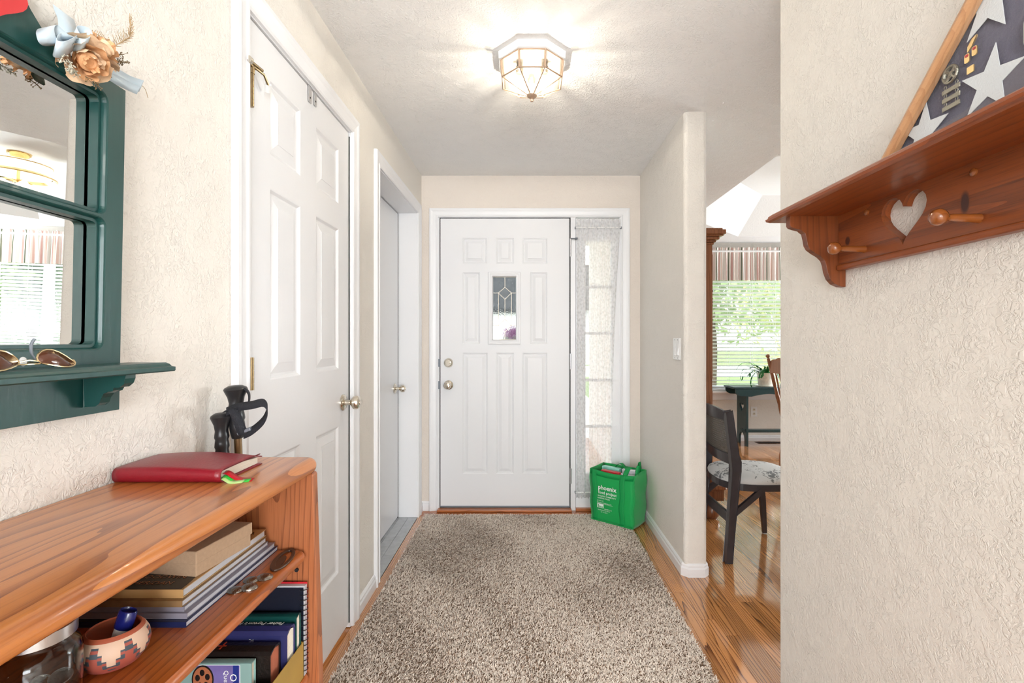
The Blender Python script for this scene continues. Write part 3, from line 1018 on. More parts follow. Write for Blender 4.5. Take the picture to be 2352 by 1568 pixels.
def pile():
    n = 225000
    y0 = 1.09
    X = rng.uniform(RX0, RX1, n); Y = y0 + (RY1 - y0) * rng.random(n)
    near = (Y < 2.2)
    # brushed areas: direction of lean drifts over the rug
    fld = np.sin(X * 5.1 + 1.3 * np.sin(Y * 3.3)) + np.sin(Y * 4.2 + 1.7 * np.sin(X * 4.1 + 1)) + .5 * np.sin(X * 13 + Y * 9)
    ang = fld * 0.8 + rng.uniform(-2.2, 2.2, n)
    lean = rng.uniform(.3, 1.25, n)
    ln = rng.uniform(.009, .016, n)
    w = rng.uniform(.0009, .0017, n)
    dx, dy = np.cos(ang), np.sin(ang)
    sx_, sy_ = -dy, dx
    tw = rng.uniform(-.8, .8, n)
    cw, sw = np.cos(tw), np.sin(tw)
    V = np.zeros((n, 6, 3))
    z0 = .004
    mid_h = ln * .55
    for (i, t_, ww) in ((0, 0.0, .8), (1, .5, 1.0), (2, 1.0, .75)):
        # bend
        hx = ln * (t_ ** 1.6) * np.sin(lean)
        hz = ln * (t_ - .22 * t_ * t_) * np.cos(lean * .8)
        cxp, cyp, czp = X + dx * hx, Y + dy * hx, z0 + hz
        wx, wy, wz = sx_ * w * ww * cw, sy_ * w * ww * cw, w * ww * sw
        V[:, i * 2, 0] = cxp - wx; V[:, i * 2, 1] = cyp - wy; V[:, i * 2, 2] = czp - wz
        V[:, i * 2 + 1, 0] = cxp + wx; V[:, i * 2 + 1, 1] = cyp + wy; V[:, i * 2 + 1, 2] = czp + wz
    O = ORG[ru]
    V -= np.array(O)[None, None, :]
    V = V.reshape(-1, 3)
    base = (np.arange(n) * 6)[:, None]
    F = np.concatenate([base + np.array([[0, 1, 3, 2]]), base + np.array([[2, 3, 5, 4]])], 1).reshape(-1)
    me = bpy.data.meshes.new('pile')
    me.vertices.add(n * 6); me.vertices.foreach_set('co', V.reshape(-1))
    nf = n * 2
    me.loops.add(nf * 4); me.loops.foreach_set('vertex_index', F.astype(np.int32))
    me.polygons.add(nf); me.polygons.foreach_set('loop_start', np.arange(nf, dtype=np.int32) * 4)
    me.update(calc_edges=True)
    me.polygons.foreach_set('use_smooth', np.ones(nf, dtype=bool))
    at = me.attributes.new('tone', 'FLOAT', 'POINT')
    tone = np.clip(rng.normal(.62, .26, n) + .03 * fld, 0, 1)
    at.data.foreach_set('value', np.repeat(tone, 6).astype(np.float32))
    m, nt, p = new_mat('rug_pile')
    N, L = nt.nodes, nt.links
    a = N.new('ShaderNodeAttribute'); a.attribute_name = 'tone'
    r = N.new('ShaderNodeValToRGB')
    e = r.color_ramp.elements
    e[0].position = .06; e[0].color = (0.25, 0.135, 0.075, 1)
    e[1].position = .62; e[1].color = (0.86, 0.765, 0.67, 1)
    x_ = e.new(.30); x_.color = (0.63, 0.49, 0.385, 1)
    L.new(a.outputs['Fac'], r.inputs[0]); L.new(r.outputs[0], p.inputs['Base Color'])
    p.inputs['Roughness'].default_value = .6
    p.inputs['Sheen Weight'].default_value = .3
    me.materials.append(m)
    o = bpy.data.objects.new('pile', me); COL.objects.link(o); o.parent = ru
    o['kind'] = 'stuff'


pile()

# ------------------------------------------------------------------ green shopping bag
BU, BV = Vector((.782, -.624, 0)), Vector((.624, .782, 0))
BO = Vector((.437, 3.245, .012))
bagroot = thing('shopping_bag', BO + BU * .15 + BV * .1, 'green fabric shopping bag with white lettering, full, in the corner by the front door', 'bag')
M_BAG = mat('green_bag_fabric', (0.0, 0.36, 0.075), 0.55, bump=0.25, bscale=700, sheen=.2)
M_BAGD = mat('green_bag_strap', (0.0, 0.30, 0.065), 0.6, bump=0.3, bscale=700)
M_INK = mat('white_ink', (0.85, 0.9, 0.86), 0.6)
BW, BD, BH = .298, .185, .338


def bagpt(u, v, z):
    """u along front, v depth, z height with a soft bulge"""
    f = math.sin(math.pi * min(max(z / BH, 0), 1))
    uu = u + (u - BW / 2) / BW * .022 * (z / BH) + .004 * math.sin(z * 40 + v * 20)
    vv = v
    return BO + BU * uu + BV * vv + Vector((0, 0, z)) - BV * (.010 * f * math.sin(math.pi * u / BW)) * (1 if v < BD / 2 else -.4)


def bag_front(u, v):
    p = bagpt(u * BW, 0, v * BH)
    p.z -= .012 * math.sin(math.pi * u) * v
    return p


def bag_side(u, v):
    k = .018 * math.sin(math.pi * u) * math.sin(math.pi * v * .9) - .02 * v * math.sin(math.pi * u)
    p = bagpt(BW, u * BD, v * BH) + BU * (k * .6)
    return p


def bag_left(u, v):
    return bagpt(0, u * BD, v * BH) - BU * (.010 * math.sin(math.pi * u) * math.sin(math.pi * v))


def bag_back(u, v):
    return bagpt(u * BW, BD, v * BH)


b = MB()
for f in (bag_front, bag_side, bag_left, bag_back):
    b.grid(f, 12, 16)
b.grid(lambda u, v: bagpt(u * BW, v * BD, 0.001), 4, 4)
body = b.build('bag_body', M_BAG, bagroot, solid=.0016)
b = MB()


def strap_front(u0, u1, off):
    return lambda u, v: bag_front((u0 + (u1 - u0) * u) / BW, .005 + v * .992) - BV * off


b.grid(strap_front(.206, .240, .0022), 3, 16)
b.build('strap', M_BAGD, bagroot, solid=.001)
b = MB(); b.grid(strap_front(.012, .046, .0022), 3, 16); b.build('strap', M_BAGD, bagroot, solid=.001)
b = MB(); b.grid(lambda u, v: bag_front(u, .895 + v * .105) - BV * .0014, 12, 2); b.build('top_hem', M_BAGD, bagroot, solid=.0008)
# seams
b = MB()
b.tube([bag_front(1, k / 12) - BV * .002 for k in range(13)], .0024, 6).tube([bag_front(0, k / 12) - BV * .002 for k in range(13)], .0024, 6)
b.tube([bag_front(k / 12, 0) - BV * .003 + Vector((0, 0, .003)) for k in range(13)], .003, 6)
b.build('piping', M_BAG, bagroot)


def handle_pts(pts):
    return pts


def ribbon(b, pts, wdir, w, th=.0015):
    wd = Vector(wdir).normalized() * w / 2
    n = len(pts)
    b.grid(lambda u, v: Vector(pts[int(round(v * (n - 1)))]) + wd * (2 * u - 1), 1, n - 1)


def arc(p0, p1, top, n=14):
    p0, p1 = Vector(p0), Vector(p1)
    out = []
    for i in range(n + 1):
        t_ = i / n
        p = p0.lerp(p1, t_)
        out.append(p + Vector(top) * math.sin(math.pi * t_))
    return out


b = MB()
ribbon(b, arc(bag_front(.77, 1.0) + Vector((0, 0, -.02)), bagpt(.245, .095, BH + .012), (0.0, .0, .034)), BU + BV * .5, .032)
ribbon(b, arc(bagpt(.27, .10, BH), bagpt(.285, .055, BH - .012), (.012, 0, .052)), BU * .6 + BV, .03)
b.build('handle', M_BAGD, bagroot, solid=.0014)
b = MB()
ribbon(b, arc(bagpt(.10, .15, BH - .01), bagpt(.19, .13, BH - .01), (0, 0, .035)), BV, .03)
b.build('handle', M_BAGD, bagroot, solid=.0014)
b = MB()
ribbon(b, arc(bagpt(.245, .178, BH - .01), bagpt(.262, .182, BH - .01), (0, 0, .055)), BV, .026)
b.build('handle', M_BAGD, bagroot, solid=.0014)
# lettering
b = MB()
fn = -BV * .0042
tx = lambda u, z: bag_front(u / BW, z / BH) + fn
Up = Vector((0, 0, 1))
Ub = (BU + Vector((0, 0, .0))).normalized()
lay = [('phoenix', .041, .058, .218, .02, 1.0), ('food project', .0265, .058, .190, .015, 1.0), ('BUILDING COMMUNITY', .0125, .056, .171, .012, .98), ('SHARING FOOD', .0125, .056, .156, .012, .98),
       ('541 276 1577', .0085, .055, .139, .01, 1.0), ('www.phoenixfoodproject.com', .0086, .055, .127, .01, 1.0)]
for (s, size, u, z, bold, wd) in lay:
    O = bag_front(u / BW, z / BH) - BV * .0075
    b.text(s, size, O, Ub, Up, 0.0, bold=bold, width=wd)
O = bag_front(.055 / BW, .094 / BH) - BV * .0075
b.obox(O, Ub, Up, -BV, .046, .026, .0002)
for (s, size, u, z) in (('PANTRY is at', .0095, .106, .090), ('First Presbyterian Church', .0085, .056, .078), ('121 W. 2nd St.', .0085, .074, .066)):
    b.text(s, size, bag_front(u / BW, z / BH) - BV * .0075, Ub, Up, 0.0, bold=.01)
b.obox(bag_front(.055 / BW, .122 / BH) - BV * .0075, Ub, Up, -BV, .116, .0012, .0002)
b.build('lettering', M_INK, bagroot)
b = MB().text('1', .03, bag_front(.057 / BW, .096 / BH) - BV * .0079, Ub, Up, 0.0, bold=.03)
for i in range(4):
    b.obox(bag_front((.070 + .007 * i) / BW, .0965 / BH) - BV * .0079, Ub, Up, -BV, .004, .012, .0002)
b.build('logo', M_BAG, bagroot)
# packets in the bag
M_RED = mat('red_packet', (0.55, 0.02, 0.03), 0.35, vary=.5, vscale=60)
M_MINT = mat('mint_packet', (0.30, 0.70, 0.58), 0.3, vary=.3, vscale=30)
M_PACK = mat('pale_packet', (0.75, 0.76, 0.80), 0.25, vary=.2, vscale=40)


def packet(name, u, v, z, a, b_, c_, m, label, tilt=0.0):
    R = Matrix.Rotation(tilt, 3, BU)
    bb = MB().obox(BO + BU * u + BV * v + Up * z, BU, R @ BV, R @ Up, a, b_, c_)
    return tag(bb.build(name, m, bevel=.004, seg=3), label, 'packet')


packet('food_packet', .050, .030, .05, .135, .035, .278, M_RED, 'red printed packet sticking out of the green bag')
packet('food_packet', .020, .085, .05, .13, .04, .287, M_MINT, 'mint green and white packet at the back of the green bag', -.05)
packet('food_packet', .165, .045, .05, .11, .06, .262, M_PACK, 'pale grey wrapped packet at the right inside the green bag', .06)
packet('food_packet', .160, .118, .05, .10, .04, .285, M_PACK, 'white packet behind the pale one in the green bag', .0)

# ------------------------------------------------------------------ switch plate on the partition
sw = thing('light_switch', (XR, 2.592, 1.154), 'white double light switch plate on the wall beside the opening', 'switch')
MB().box(XR - .006, XR, 2.534, 2.650, 1.096, 1.212).build('plate', M_WHITE, sw, bevel=.003)
for y in (2.568, 2.616):
    r_ = MB().add([(XR - .0065, y - .017, 1.121), (XR - .0065, y + .017, 1.121), (XR - .0065, y + .017, 1.187), (XR - .0065, y - .017, 1.187),
                   (XR - .012, y - .016, 1.122), (XR - .012, y + .016, 1.122), (XR - .007, y + .016, 1.186), (XR - .007, y - .016, 1.186)],
                  [(3, 2, 1, 0), (4, 5, 6, 7), (0, 1, 5, 4), (1, 2, 6, 5), (2, 3, 7, 6), (3, 0, 4, 7)])
    r_.build('rocker', M_WHITE, sw)
    for z in (1.106, 1.202):
        MB().tube([(XR - .006, y, z), (XR - .0068, y, z)], .0028, 8).build('screw', M_GREYMETAL, sw)

# ------------------------------------------------------------------ oak bookcase
def round_slab(a0, a1, b0, b1, rc, z0, z1, r, n=6):
    """slab with rounded front (a1) and end (b1, b0) edges; back edge a0 straight"""
    h = z1 - z0
    secs = []
    for k in range(n + 1):
        t_ = math.pi / 2 * k / n
        d = r * (1 - math.sin(t_)); z = z0 + r * (1 - math.cos(t_)) * (h / 2 / r if r > h / 2 else 1)
        secs.append([(x, y, z) for x, y in rrect(a0, a1 - d, b0 + d, b1 - d, max(rc - d, .004), 6, (0, 1, 1, 0))])
    for k in range(n, -1, -1):
        t_ = math.pi / 2 * k / n
        d = r * (1 - math.sin(t_)); z = z1 - r * (1 - math.cos(t_)) * (h / 2 / r if r > h / 2 else 1)
        secs.append([(x, y, z) for x, y in rrect(a0, a1 - d, b0 + d, b1 - d, max(rc - d, .004), 6, (0, 1, 1, 0))])
    return MB().loft(secs, smooth=True)


BT, BX, BY0, BY1 = .947, -.449, .08, 1.07
bc = thing('bookcase', (-.6, .575, 0), 'low oak bookcase with rounded top standing against the left wall', 'bookcase')


def frontx(z):
    return BX - .006 + .030 * (BT - z)


round_slab(XL + .004, BX, BY0 - .01, BY1, .030, BT - .032, BT, .0155).build('top', M_OAKTOP, bc, sharp=60)
for (ya, yb) in ((BY1 - .032, BY1 - .006), (BY0, BY0 + .026)):
    b = MB().plate([(XL + .006, 0), (frontx(0), 0), (frontx(BT - .03), BT - .0305), (XL + .006, BT - .0305)], yb - ya, (0, ya, 0), (1, 0, 0), (0, 0, 1), N=(0, 1, 0))
    b.build('side_panel', M_OAKSIDE, bc, bevel=.006, seg=3)
MB().box(XL + .006, XL + .012, BY0 + .026, BY1 - .032, .06, BT - .031).build('back_panel', M_OAKSIDE, bc)
S1, S2 = .757, .500
for z in (S1, S2, .115):
    fx = -.462 + .030 * (S1 - z)
    round_slab(XL + .0125, fx, BY0 + .0265, BY1 - .0325, .024, z - .021, z, .0102).build('shelf', M_OAKSHELF, bc, sharp=60)
MB().box(XL + .02, frontx(0) - .015, BY0 + .03, BY1 - .035, 0, .093).build('plinth', M_OAKSIDE, bc)
for y in (1.030,):
    MB().tube([(-.487, y + .004, .712), (-.487, y + .0084, .712)], .004, 8).build('shelf_pin_hole', M_DARK, bc)

# red leather book on top
M_REDL = mat('red_leather', (0.22, 0.007, 0.016), 0.36, bump=0.18, bscale=260, coat=.05)
rb = thing('red_leather_book', (-.635, .935, BT), 'thick red leather zip-edge book with ribbon markers lying on the bookcase', 'book')


def rb_top(x, y):
    """soft swollen upper cover"""
    u = (x + .731) / .191; v = (y - .868) / .130
    return BT + .024 + .010 * math.sin(math.pi * min(max(u * .9 + .05, 0), 1)) * math.sin(math.pi * (v * .8 + .12)) - .003 * u


def cover(u, v):
    # v goes round: bottom back -> bottom front(spine) -> top -> back top
    x = -.731 + .191 * u
    if v < .4:
        t_ = v / .4
        return (x, .998 - .128 * t_, BT + .0012)
    if v < .6:
        a = (v - .4) / .2 * math.pi
        zt = rb_top(x, .870) - BT
        return (x, .870 - .0085 * math.sin(a), BT + .0012 + (zt - .0012) * (1 - math.cos(a)) / 2)
    t_ = (v - .6) / .4
    y = .870 + .128 * t_
    return (x, y, rb_top(x, y) - .006 * max(0, t_ - .8) / .2)


MB().grid(cover, 16, 50).build('cover', M_REDL, rb, solid=.0024)
b = MB()
b.loft([[(x, .871, BT + .003), (x, .992, BT + .003), (x, .992, rb_top(x, .992) - .0075), (x, .93, rb_top(x, .93) - .003), (x, .871, rb_top(x, .871) - .003)] for x in (-.727, -.68, -.63, -.58, -.546)])
b.build('pages', M_PAPER, rb)
b = MB()
b.tube([(-.540, y, rb_top(-.540, y) + .0006) for y in (.872, .90, .93, .96, .99)], .0011, 5)
b.build('stitching', mat('dark_red_thread', (.12, .005, .012), .6), rb)
for (m_, y0, dz, dx, w_) in ((mat('red_ribbon', (.42, .008, .015), .35), .884, .012, .055, .011), (mat('green_ribbon', (.03, .42, .04), .35), .880, .006, .052, .010),
                             (mat('lime_ribbon', (.42, .60, .22), .35), .874, .003, .044, .010)):
    pts = []
    for i in range(9):
        t_ = i / 8
        pts.append((-.547 + dx * t_, y0 - .010 * math.sin(t_ * 2.6), BT + .0018 + dz * (1 - t_) ** 1.2 + .004 * math.sin(t_ * 7) * (1 - t_)))
    b = MB(); ribbon(b, pts, (0.15, 1, .35), w_)
    b.build('ribbon_marker', m_, rb, solid=.0005)

# things on the upper shelf ----------------------------------------
M_COV_BLUE = mat('navy_cover', (.012, .02, .075), .22)
M_COV_GREY = mat('grey_cover', (.23, .215, .26), .2)
M_COV_BROWN = mat('brown_photo_cover', (.22, .13, .06), .15, vary=.9, vscale=22)
M_COV_BLACK = mat('black_cover', (.012, .011, .011), .18)
M_COV_TAN = mat('tan_cover', (.46, .27, .11), .3, vary=.25, vscale=9)
M_PAGE = mat('white_pages', (.50, .50, .53), .5, bump=.5, bscale=1200, bstretch=(.03, .03, 1))
zc = S1
mags = [(.009, .752, 1.030, -.524, M_COV_BLUE, 'navy blue magazine at the bottom of the stack on the bookcase shelf'),
        (.009, .760, 1.026, -.528, M_COV_GREY, 'grey covered magazine second from the bottom of the shelf stack'),
        (.008, .764, 1.012, -.535, M_COV_GREY, 'thin silver grey magazine in the middle of the shelf stack'),
        (.010, .762, 1.008, -.537, M_COV_BROWN, 'brown photo covered magazine under the tan and black book'),
        ]
for (h_, ya, yb, xf, m_, lab) in mags:
    t_ = thing('magazine', (-.63, .89, zc), lab, 'magazine')
    MB().box(xf - .190, xf - .001, ya + .001, yb - .001, zc + .0012, zc + h_ - .0012).build('pages', M_PAGE, t_)
    b = MB().box(xf - .190, xf, ya, yb, zc + .0001, zc + .0012).box(xf - .190, xf, ya, yb, zc + h_ - .0012, zc + h_ - .0002)
    b.box(xf - .190, xf, ya - .0006, ya + .0004, zc + .0001, zc + h_ - .0002)
    b.build('cover', m_, t_)
    zc += h_
t_ = thing('coffee_table_book', (-.63, .89, zc), 'black and tan paperback with gold capital lettering on top of the shelf stack', 'book')
xf, ya, yb, h_ = -.541, .770, 1.014, .014
MB().box(xf - .185, xf - .002, ya + .001, yb - .002, zc + .0014, zc + h_ - .0014).build('pages', M_PAGE, t_)
cv_ = MB().box(xf - .185, xf, ya, yb, zc + .0001, zc + .0014).box(xf - .185, xf, ya, yb, zc + h_ - .0014, zc + h_ - .0002).box(xf - .185, xf, ya - .0008, ya + .0004, zc + .0001, zc + h_ - .0002).build('cover', M_COV_TAN, t_)
zt = zc + h_ - .0002
outl = [(xf - .184, ya)] + [(xf - .004 - .03 * (i / 8) ** 2, ya + .075 * math.sin(math.pi / 2 * i / 8) + (.0 if i else 0)) for i in range(9)] + [(xf - .184, ya + .10)]
MB().plate(outl, .0003, (0, 0, zt), (1, 0, 0), (0, 1, 0)).build('printed_panel', M_COV_BLACK, cv_)
M_GOLDINK = mat('gold_ink', (.36, .14, .05), .4)
b = MB().text('D GOODWIN', .0155, (xf - .118, ya + .034, zt + .0005), (1, 0, 0), (0, 1, 0), .0003).text('SHERIDAN', .0155, (xf - .103, ya + .014, zt + .0005), (1, 0, 0), (0, 1, 0), .0003)
b.build('title_lettering', M_GOLDINK, cv_)
MB().text('A', .02, (xf - .022, yb - .03, zt + .0005), (1, 0, 0), (0, 1, 0), .0003).build('letter', M_COV_BLACK, cv_)
zc += h_
# cardboard box on the stack
M_KRAFT = mat('kraft_card', (.40, .27, .17), .8, bump=.2, bscale=900, vary=.15, vscale=200)
kb = thing('cardboard_box', (-.63, .88, zc), 'plain kraft cardboard box with lid on the magazine stack', 'box')
R = Matrix.Translation((-.625, .885, zc)) @ Matrix.Rotation(math.radians(-8), 4, 'Z')
MB().box(-.088, .088, -.065, .065, .0, .030).xform(R).build('box_body', M_KRAFT, kb, bevel=.0012)
MB().box(-.090, .090, -.067, .067, .021, .043).xform(R).build('lid', M_KRAFT, kb, bevel=.0015)

# painted clay bowl
bw = thing('clay_bowl', (-.563, .667, S1), 'small terracotta bowl painted with dark stepped patterns on the shelf', 'bowl')


def clay():
    m, nt, p = new_mat('painted_clay')
    N, L = nt.nodes, nt.links
    p.inputs['Roughness'].default_value = .55
    tcn = N.new('ShaderNodeTexCoord')
    sep = N.new('ShaderNodeSeparateXYZ'); L.new(tcn.outputs['Object'], sep.inputs[0])
    at = N.new('ShaderNodeMath'); at.operation = 'ARCTAN2'
    L.new(sep.outputs[1], at.inputs[0]); L.new(sep.outputs[0], at.inputs[1])
    # stepped zig-zag: height threshold from a quantised triangle wave of the angle
    a1 = N.new('ShaderNodeMath'); a1.operation = 'MULTIPLY'; a1.inputs[1].default_value = 2.1
    L.new(at.outputs[0], a1.inputs[0])
    pp = N.new('ShaderNodeMath'); pp.operation = 'PINGPONG'; pp.inputs[1].default_value = 1.0
    L.new(a1.outputs[0], pp.inputs[0])
    sn = N.new('ShaderNodeMath'); sn.operation = 'SNAP'; sn.inputs[1].default_value = 0.25
    L.new(pp.outputs[0], sn.inputs[0])
    th = N.new('ShaderNodeMath'); th.operation = 'MULTIPLY_ADD'; th.inputs[1].default_value = .034; th.inputs[2].default_value = .018
    L.new(sn.outputs[0], th.inputs[0])
    df = N.new('ShaderNodeMath'); df.operation = 'SUBTRACT'
    L.new(sep.outputs[2], df.inputs[0]); L.new(th.outputs[0], df.inputs[1])
    r = N.new('ShaderNodeValToRGB'); r.color_ramp.interpolation = 'CONSTANT'
    e = r.color_ramp.elements
    mrr = N.new('ShaderNodeMapRange'); mrr.inputs['From Min'].default_value = -.03; mrr.inputs['From Max'].default_value = .03
    L.new(df.outputs[0], mrr.inputs['Value'])
    e[0].position = 0; e[0].color = (.34, .075, .05, 1)
    e[1].position = .30; e[1].color = (.055, .07, .085, 1)
    for (q, cc) in ((.40, (.34, .075, .05, 1)), (.46, (.055, .07, .085, 1)), (.50, (.62, .42, .30, 1))):
        x_ = e.new(q); x_.color = cc
    L.new(mrr.outputs[0], r.inputs[0])
    # rim and inside stay plain clay
    r2 = N.new('ShaderNodeMath'); r2.operation = 'GREATER_THAN'; r2.inputs[1].default_value = .047
    L.new(sep.outputs[2], r2.inputs[0])
    mx = N.new('ShaderNodeMix'); mx.data_type = 'RGBA'; mx.inputs[7].default_value = (.36, .08, .035, 1)
    L.new(r2.outputs[0], mx.inputs[0]); L.new(r.outputs[0], mx.inputs[6])
    r3 = N.new('ShaderNodeMath'); r3.operation = 'LESS_THAN'; r3.inputs[1].default_value = .010
    L.new(sep.outputs[2], r3.inputs[0])
    mx2 = N.new('ShaderNodeMix'); mx2.data_type = 'RGBA'; mx2.inputs[7].default_value = (.36, .08, .06, 1)
    L.new(r3.outputs[0], mx2.inputs[0]); L.new(mx.outputs[2], mx2.inputs[6])
    L.new(mx2.outputs[2], p.inputs['Base Color'])
    return m


MB().lathe([(0, .0), (.018, .0), (.030, .006), (.0385, .018), (.0405, .028), (.039, .038), (.035, .046), (.0315, .050), (.030, .0515), (.0285, .050)], ORG[bw], (0, 0, 1), 40).build('bowl_wall', clay(), bw)
MB().lathe([(.0285, .050), (.031, .045), (.035, .037), (.0365, .028), (.034, .018), (.026, .009), (0, .006)], ORG[bw], (0, 0, 1), 40).build('bowl_inside', mat('terracotta', (.34, .08, .035), .6), bw)
# lip balm standing in it
lb = thing('lip_balm', (-.563, .672, S1 + .007), 'white lip balm tube with dark blue cap standing in the clay bowl', 'tube')
ax_ = Vector((.25, .12, 1)).normalized()
MB().lathe([(0, .006), (.0105, .006), (.0105, .040), (0, .040)], Vector(ORG[lb]) + Vector((-.004, -.002, 0)), ax_, 20, squash=(1, .75)).build('tube_body', M_WHITE, lb)
MB().lathe([(.0, .040), (.0115, .040), (.0120, .042), (.0118, .062), (.0105, .064), (.0095, .061), (0, .0605)], Vector(ORG[lb]) + Vector((-.004, -.002, 0)), ax_, 20, squash=(1, .75)).build('cap', mat('navy_plastic', (.008, .010, .10), .2), lb)

# glass jar with coins
M_JAR = mat('jar_glass', (.96, .98, .97), .02, trans=1.0, ior=1.35)
jr = thing('glass_jar', (-.592, .590, S1), 'clear glass jar holding loose coins on the shelf', 'jar')
jp = [(.0, .0015), (.036, .0015), (.041, .006), (.0425, .014), (.0425, .062), (.040, .070), (.034, .076), (.0325, .080), (.0345, .082), (.0325, .085), (.0345, .089), (.033, .093)]
b = MB().lathe(jp, ORG[jr], (0, 0, 1), 48)
b.lathe([(max(r_ - .0018, 0), h_ + (.002 if r_ == 0 or h_ < .003 else 0)) for (r_, h_) in jp][::-1], ORG[jr], (0, 0, 1), 48)
b.build('jar_glass', M_JAR, jr)
MB().lathe([(.035, .0835), (.0375, .0835), (.0378, .098), (.036, .0995), (0, .0998)], ORG[jr], (0, 0, 1), 40).build('lid', M_STEEL, jr)
M_SILV = mat('coin_silver', (.62, .60, .56), .3, 1.0, bump=.5, bscale=400)
M_COPP = mat('coin_copper', (.42, .22, .11), .35, 1.0, bump=.5, bscale=400)
cr_ = random.Random(3)
for i in range(26):
    a = cr_.uniform(0, 6.28); rr = cr_.uniform(0, .026)
    z = S1 + .006 + (i // 5) * .0040 + cr_.uniform(0, .001)
    n_ = Vector((cr_.uniform(-.5, .5), cr_.uniform(-.5, .5), 1)) if i > 15 else Vector((cr_.uniform(-.15, .15), cr_.uniform(-.15, .15), 1))
    R0 = cr_.choice((.0095, .0106, .0121))
    o_ = MB().lathe([(0, 0), (R0 * .93, 0), (R0, .0004), (R0, .0013), (R0 * .93, .0017), (R0 * .88, .0013), (0, .0013)], Vector((-.592 + rr * math.cos(a), .590 + rr * math.sin(a), z)), n_, 20)
    o_ = o_.build('coin', M_SILV if i % 3 else M_COPP)
    tag(o_, 'loose coin lying in the glass jar on the shelf', 'coin', 'coins in the glass jar')

# dark leaf-shaped metal ornament with cast blossoms, lying on the shelf edge
M_BRONZE = mat('dark_bronze', (.28, .25, .22), .2, 1.0, bump=.5, bscale=240)
M_LEATH = mat('dark_leather', (.055, .028, .018), .4)
orn = thing('metal_ornament', (-.50, .93, S1), 'dark cast metal ornament with rounded lobes and flat oval loop on the shelf edge', 'ornament')


def ell(cx, cy, a, b_, rot, n=28):
    return [(cx + a * math.cos(t_) * math.cos(rot) - b_ * math.sin(t_) * math.sin(rot), cy + a * math.cos(t_) * math.sin(rot) + b_ * math.sin(t_) * math.cos(rot)) for t_ in [2 * math.pi * i / n for i in range(n)]]


MB().plate(ell(-.489, .982, .018, .050, .15), .0035, (0, 0, S1 + .0002), (1, 0, 0), (0, 1, 0), holes=[ell(-.489, .985, .0105, .036, .15)[::-1]]).build('oval_loop', M_LEATH, orn, bevel=.001)
MB().plate(ell(-.490, .972, .008, .028, .15), .0025, (0, 0, S1 + .0002), (1, 0, 0), (0, 1, 0)).build('inner_leaf', M_LEATH, orn, bevel=.001)
for (x, y, a, bb, hh) in ((-.513, .862, .014, .012, .006), (-.494, .870, .0145, .013, .008), (-.506, .898, .014, .012, .006), (-.487, .908, .015, .013, .007)):
    MB().lathe([(1.0, .0), (1.02, .15), (.9, .55), (.6, .85), (.3, .97), (0, 1)], (0, 0, 0), (0, 0, 1), 20).xform(Matrix.Translation((x, y, S1 + .0002)) @ Matrix.Diagonal((a, bb, hh, 1))).build('lobe', M_BRONZE, orn)

# lower shelf: spiral notebook, card box and books --------------------------
nb = thing('spiral_notebook', (-.57, 1.022, S2), 'dark navy spiral notebook with red back cover standing on the lower shelf', 'notebook')
NX, NZ = -.462, .690
MB().box(-.66, NX - .002, 1.0165, 1.0175, S2, NZ - .006).build('cover', mat('notebook_black', (.006, .008, .018), .4), nb)
MB().box(-.66, NX, 1.0178, 1.0282, S2, NZ - .003).build('pages', M_PAGE, nb)
MB().box(-.66, NX, 1.0286, 1.0300, S2, NZ).build('back_cover', M_RED, nb)
for i in range(17):
    z = S2 + .010 + i * .0105
    ring = [(NX - .004 + .0085 * math.cos(t_), 1.023 + .0085 * math.sin(t_), z + .0016 * t_ / 6.28) for t_ in [2 * math.pi * k / 12 for k in range(13)]]
    MB().tube(ring, .0009, 5).build('wire_loop', M_BLACK, nb)
gb = thing('gold_card_box', (-.595, .952, S2), 'open gold coloured card box holding upright books on the lower shelf', 'box')
M_GOLDC = mat('gold_card', (.42, .27, .06), .38, .25, vary=.15, vscale=20)
gx0, gx1_, gy0, gy1, gh = -.70, -.4610, .884, 1.012, .575
for bxs in ((gx1_ - .002, gx1_, gy0, gy1, S2 + .0005, gh), (gx0, gx0 + .002, gy0, gy1, S2 + .0005, gh), (gx0, gx1_, gy0, gy0 + .002, S2 + .0005, gh), (gx0, gx1_, gy1 - .002, gy1, S2 + .0005, gh), (gx0, gx1_, gy0, gy1, S2 + .0005, S2 + .002)):
    MB().box(*bxs).build('card_wall', M_GOLDC, gb, bevel=.0004, seg=1)


def upright_book(name, ya, yb, xf, ztop, cover_m, page_m, label, round_=.004):
    """spine upwards, fore edge down, head of the pages to the front"""
    t_ = thing(name, (xf - .1, (ya + yb) / 2, S2 + .0025), label, 'book')
    z0 = S2 + .003
    out_ = [(ya, z0)] + [(ya, ztop - round_), (ya + (yb - ya) * .12, ztop - round_ * .3), ((ya + yb) / 2, ztop), (yb - (yb - ya) * .12, ztop - round_ * .3), (yb, ztop - round_)] + [(yb, z0)]
    th = .0016
    inn = [(yb - th, z0)] + [(yb - th, ztop - round_ - .001), ((ya + yb) / 2, ztop - th), (ya + th, ztop - round_ - .001)] + [(ya + th, z0)]
    c_ = MB().plate(out_ + inn, .20, (xf - .20, 0, 0), (0, 1, 0), (0, 0, 1), N=(1, 0, 0)).build('cover', cover_m, t_)
    MB().plate([(ya + th, z0 + .003), (yb - th, z0 + .003), (yb - th, ztop - round_ - .002), ((ya + yb) / 2, ztop - round_ * .5 - .002), (ya + th, ztop - round_ - .002)], .194, (xf - .197, 0, 0), (0, 1, 0), (0, 0, 1), N=(1, 0, 0)).build('pages', page_m, t_)
    return t_, c_


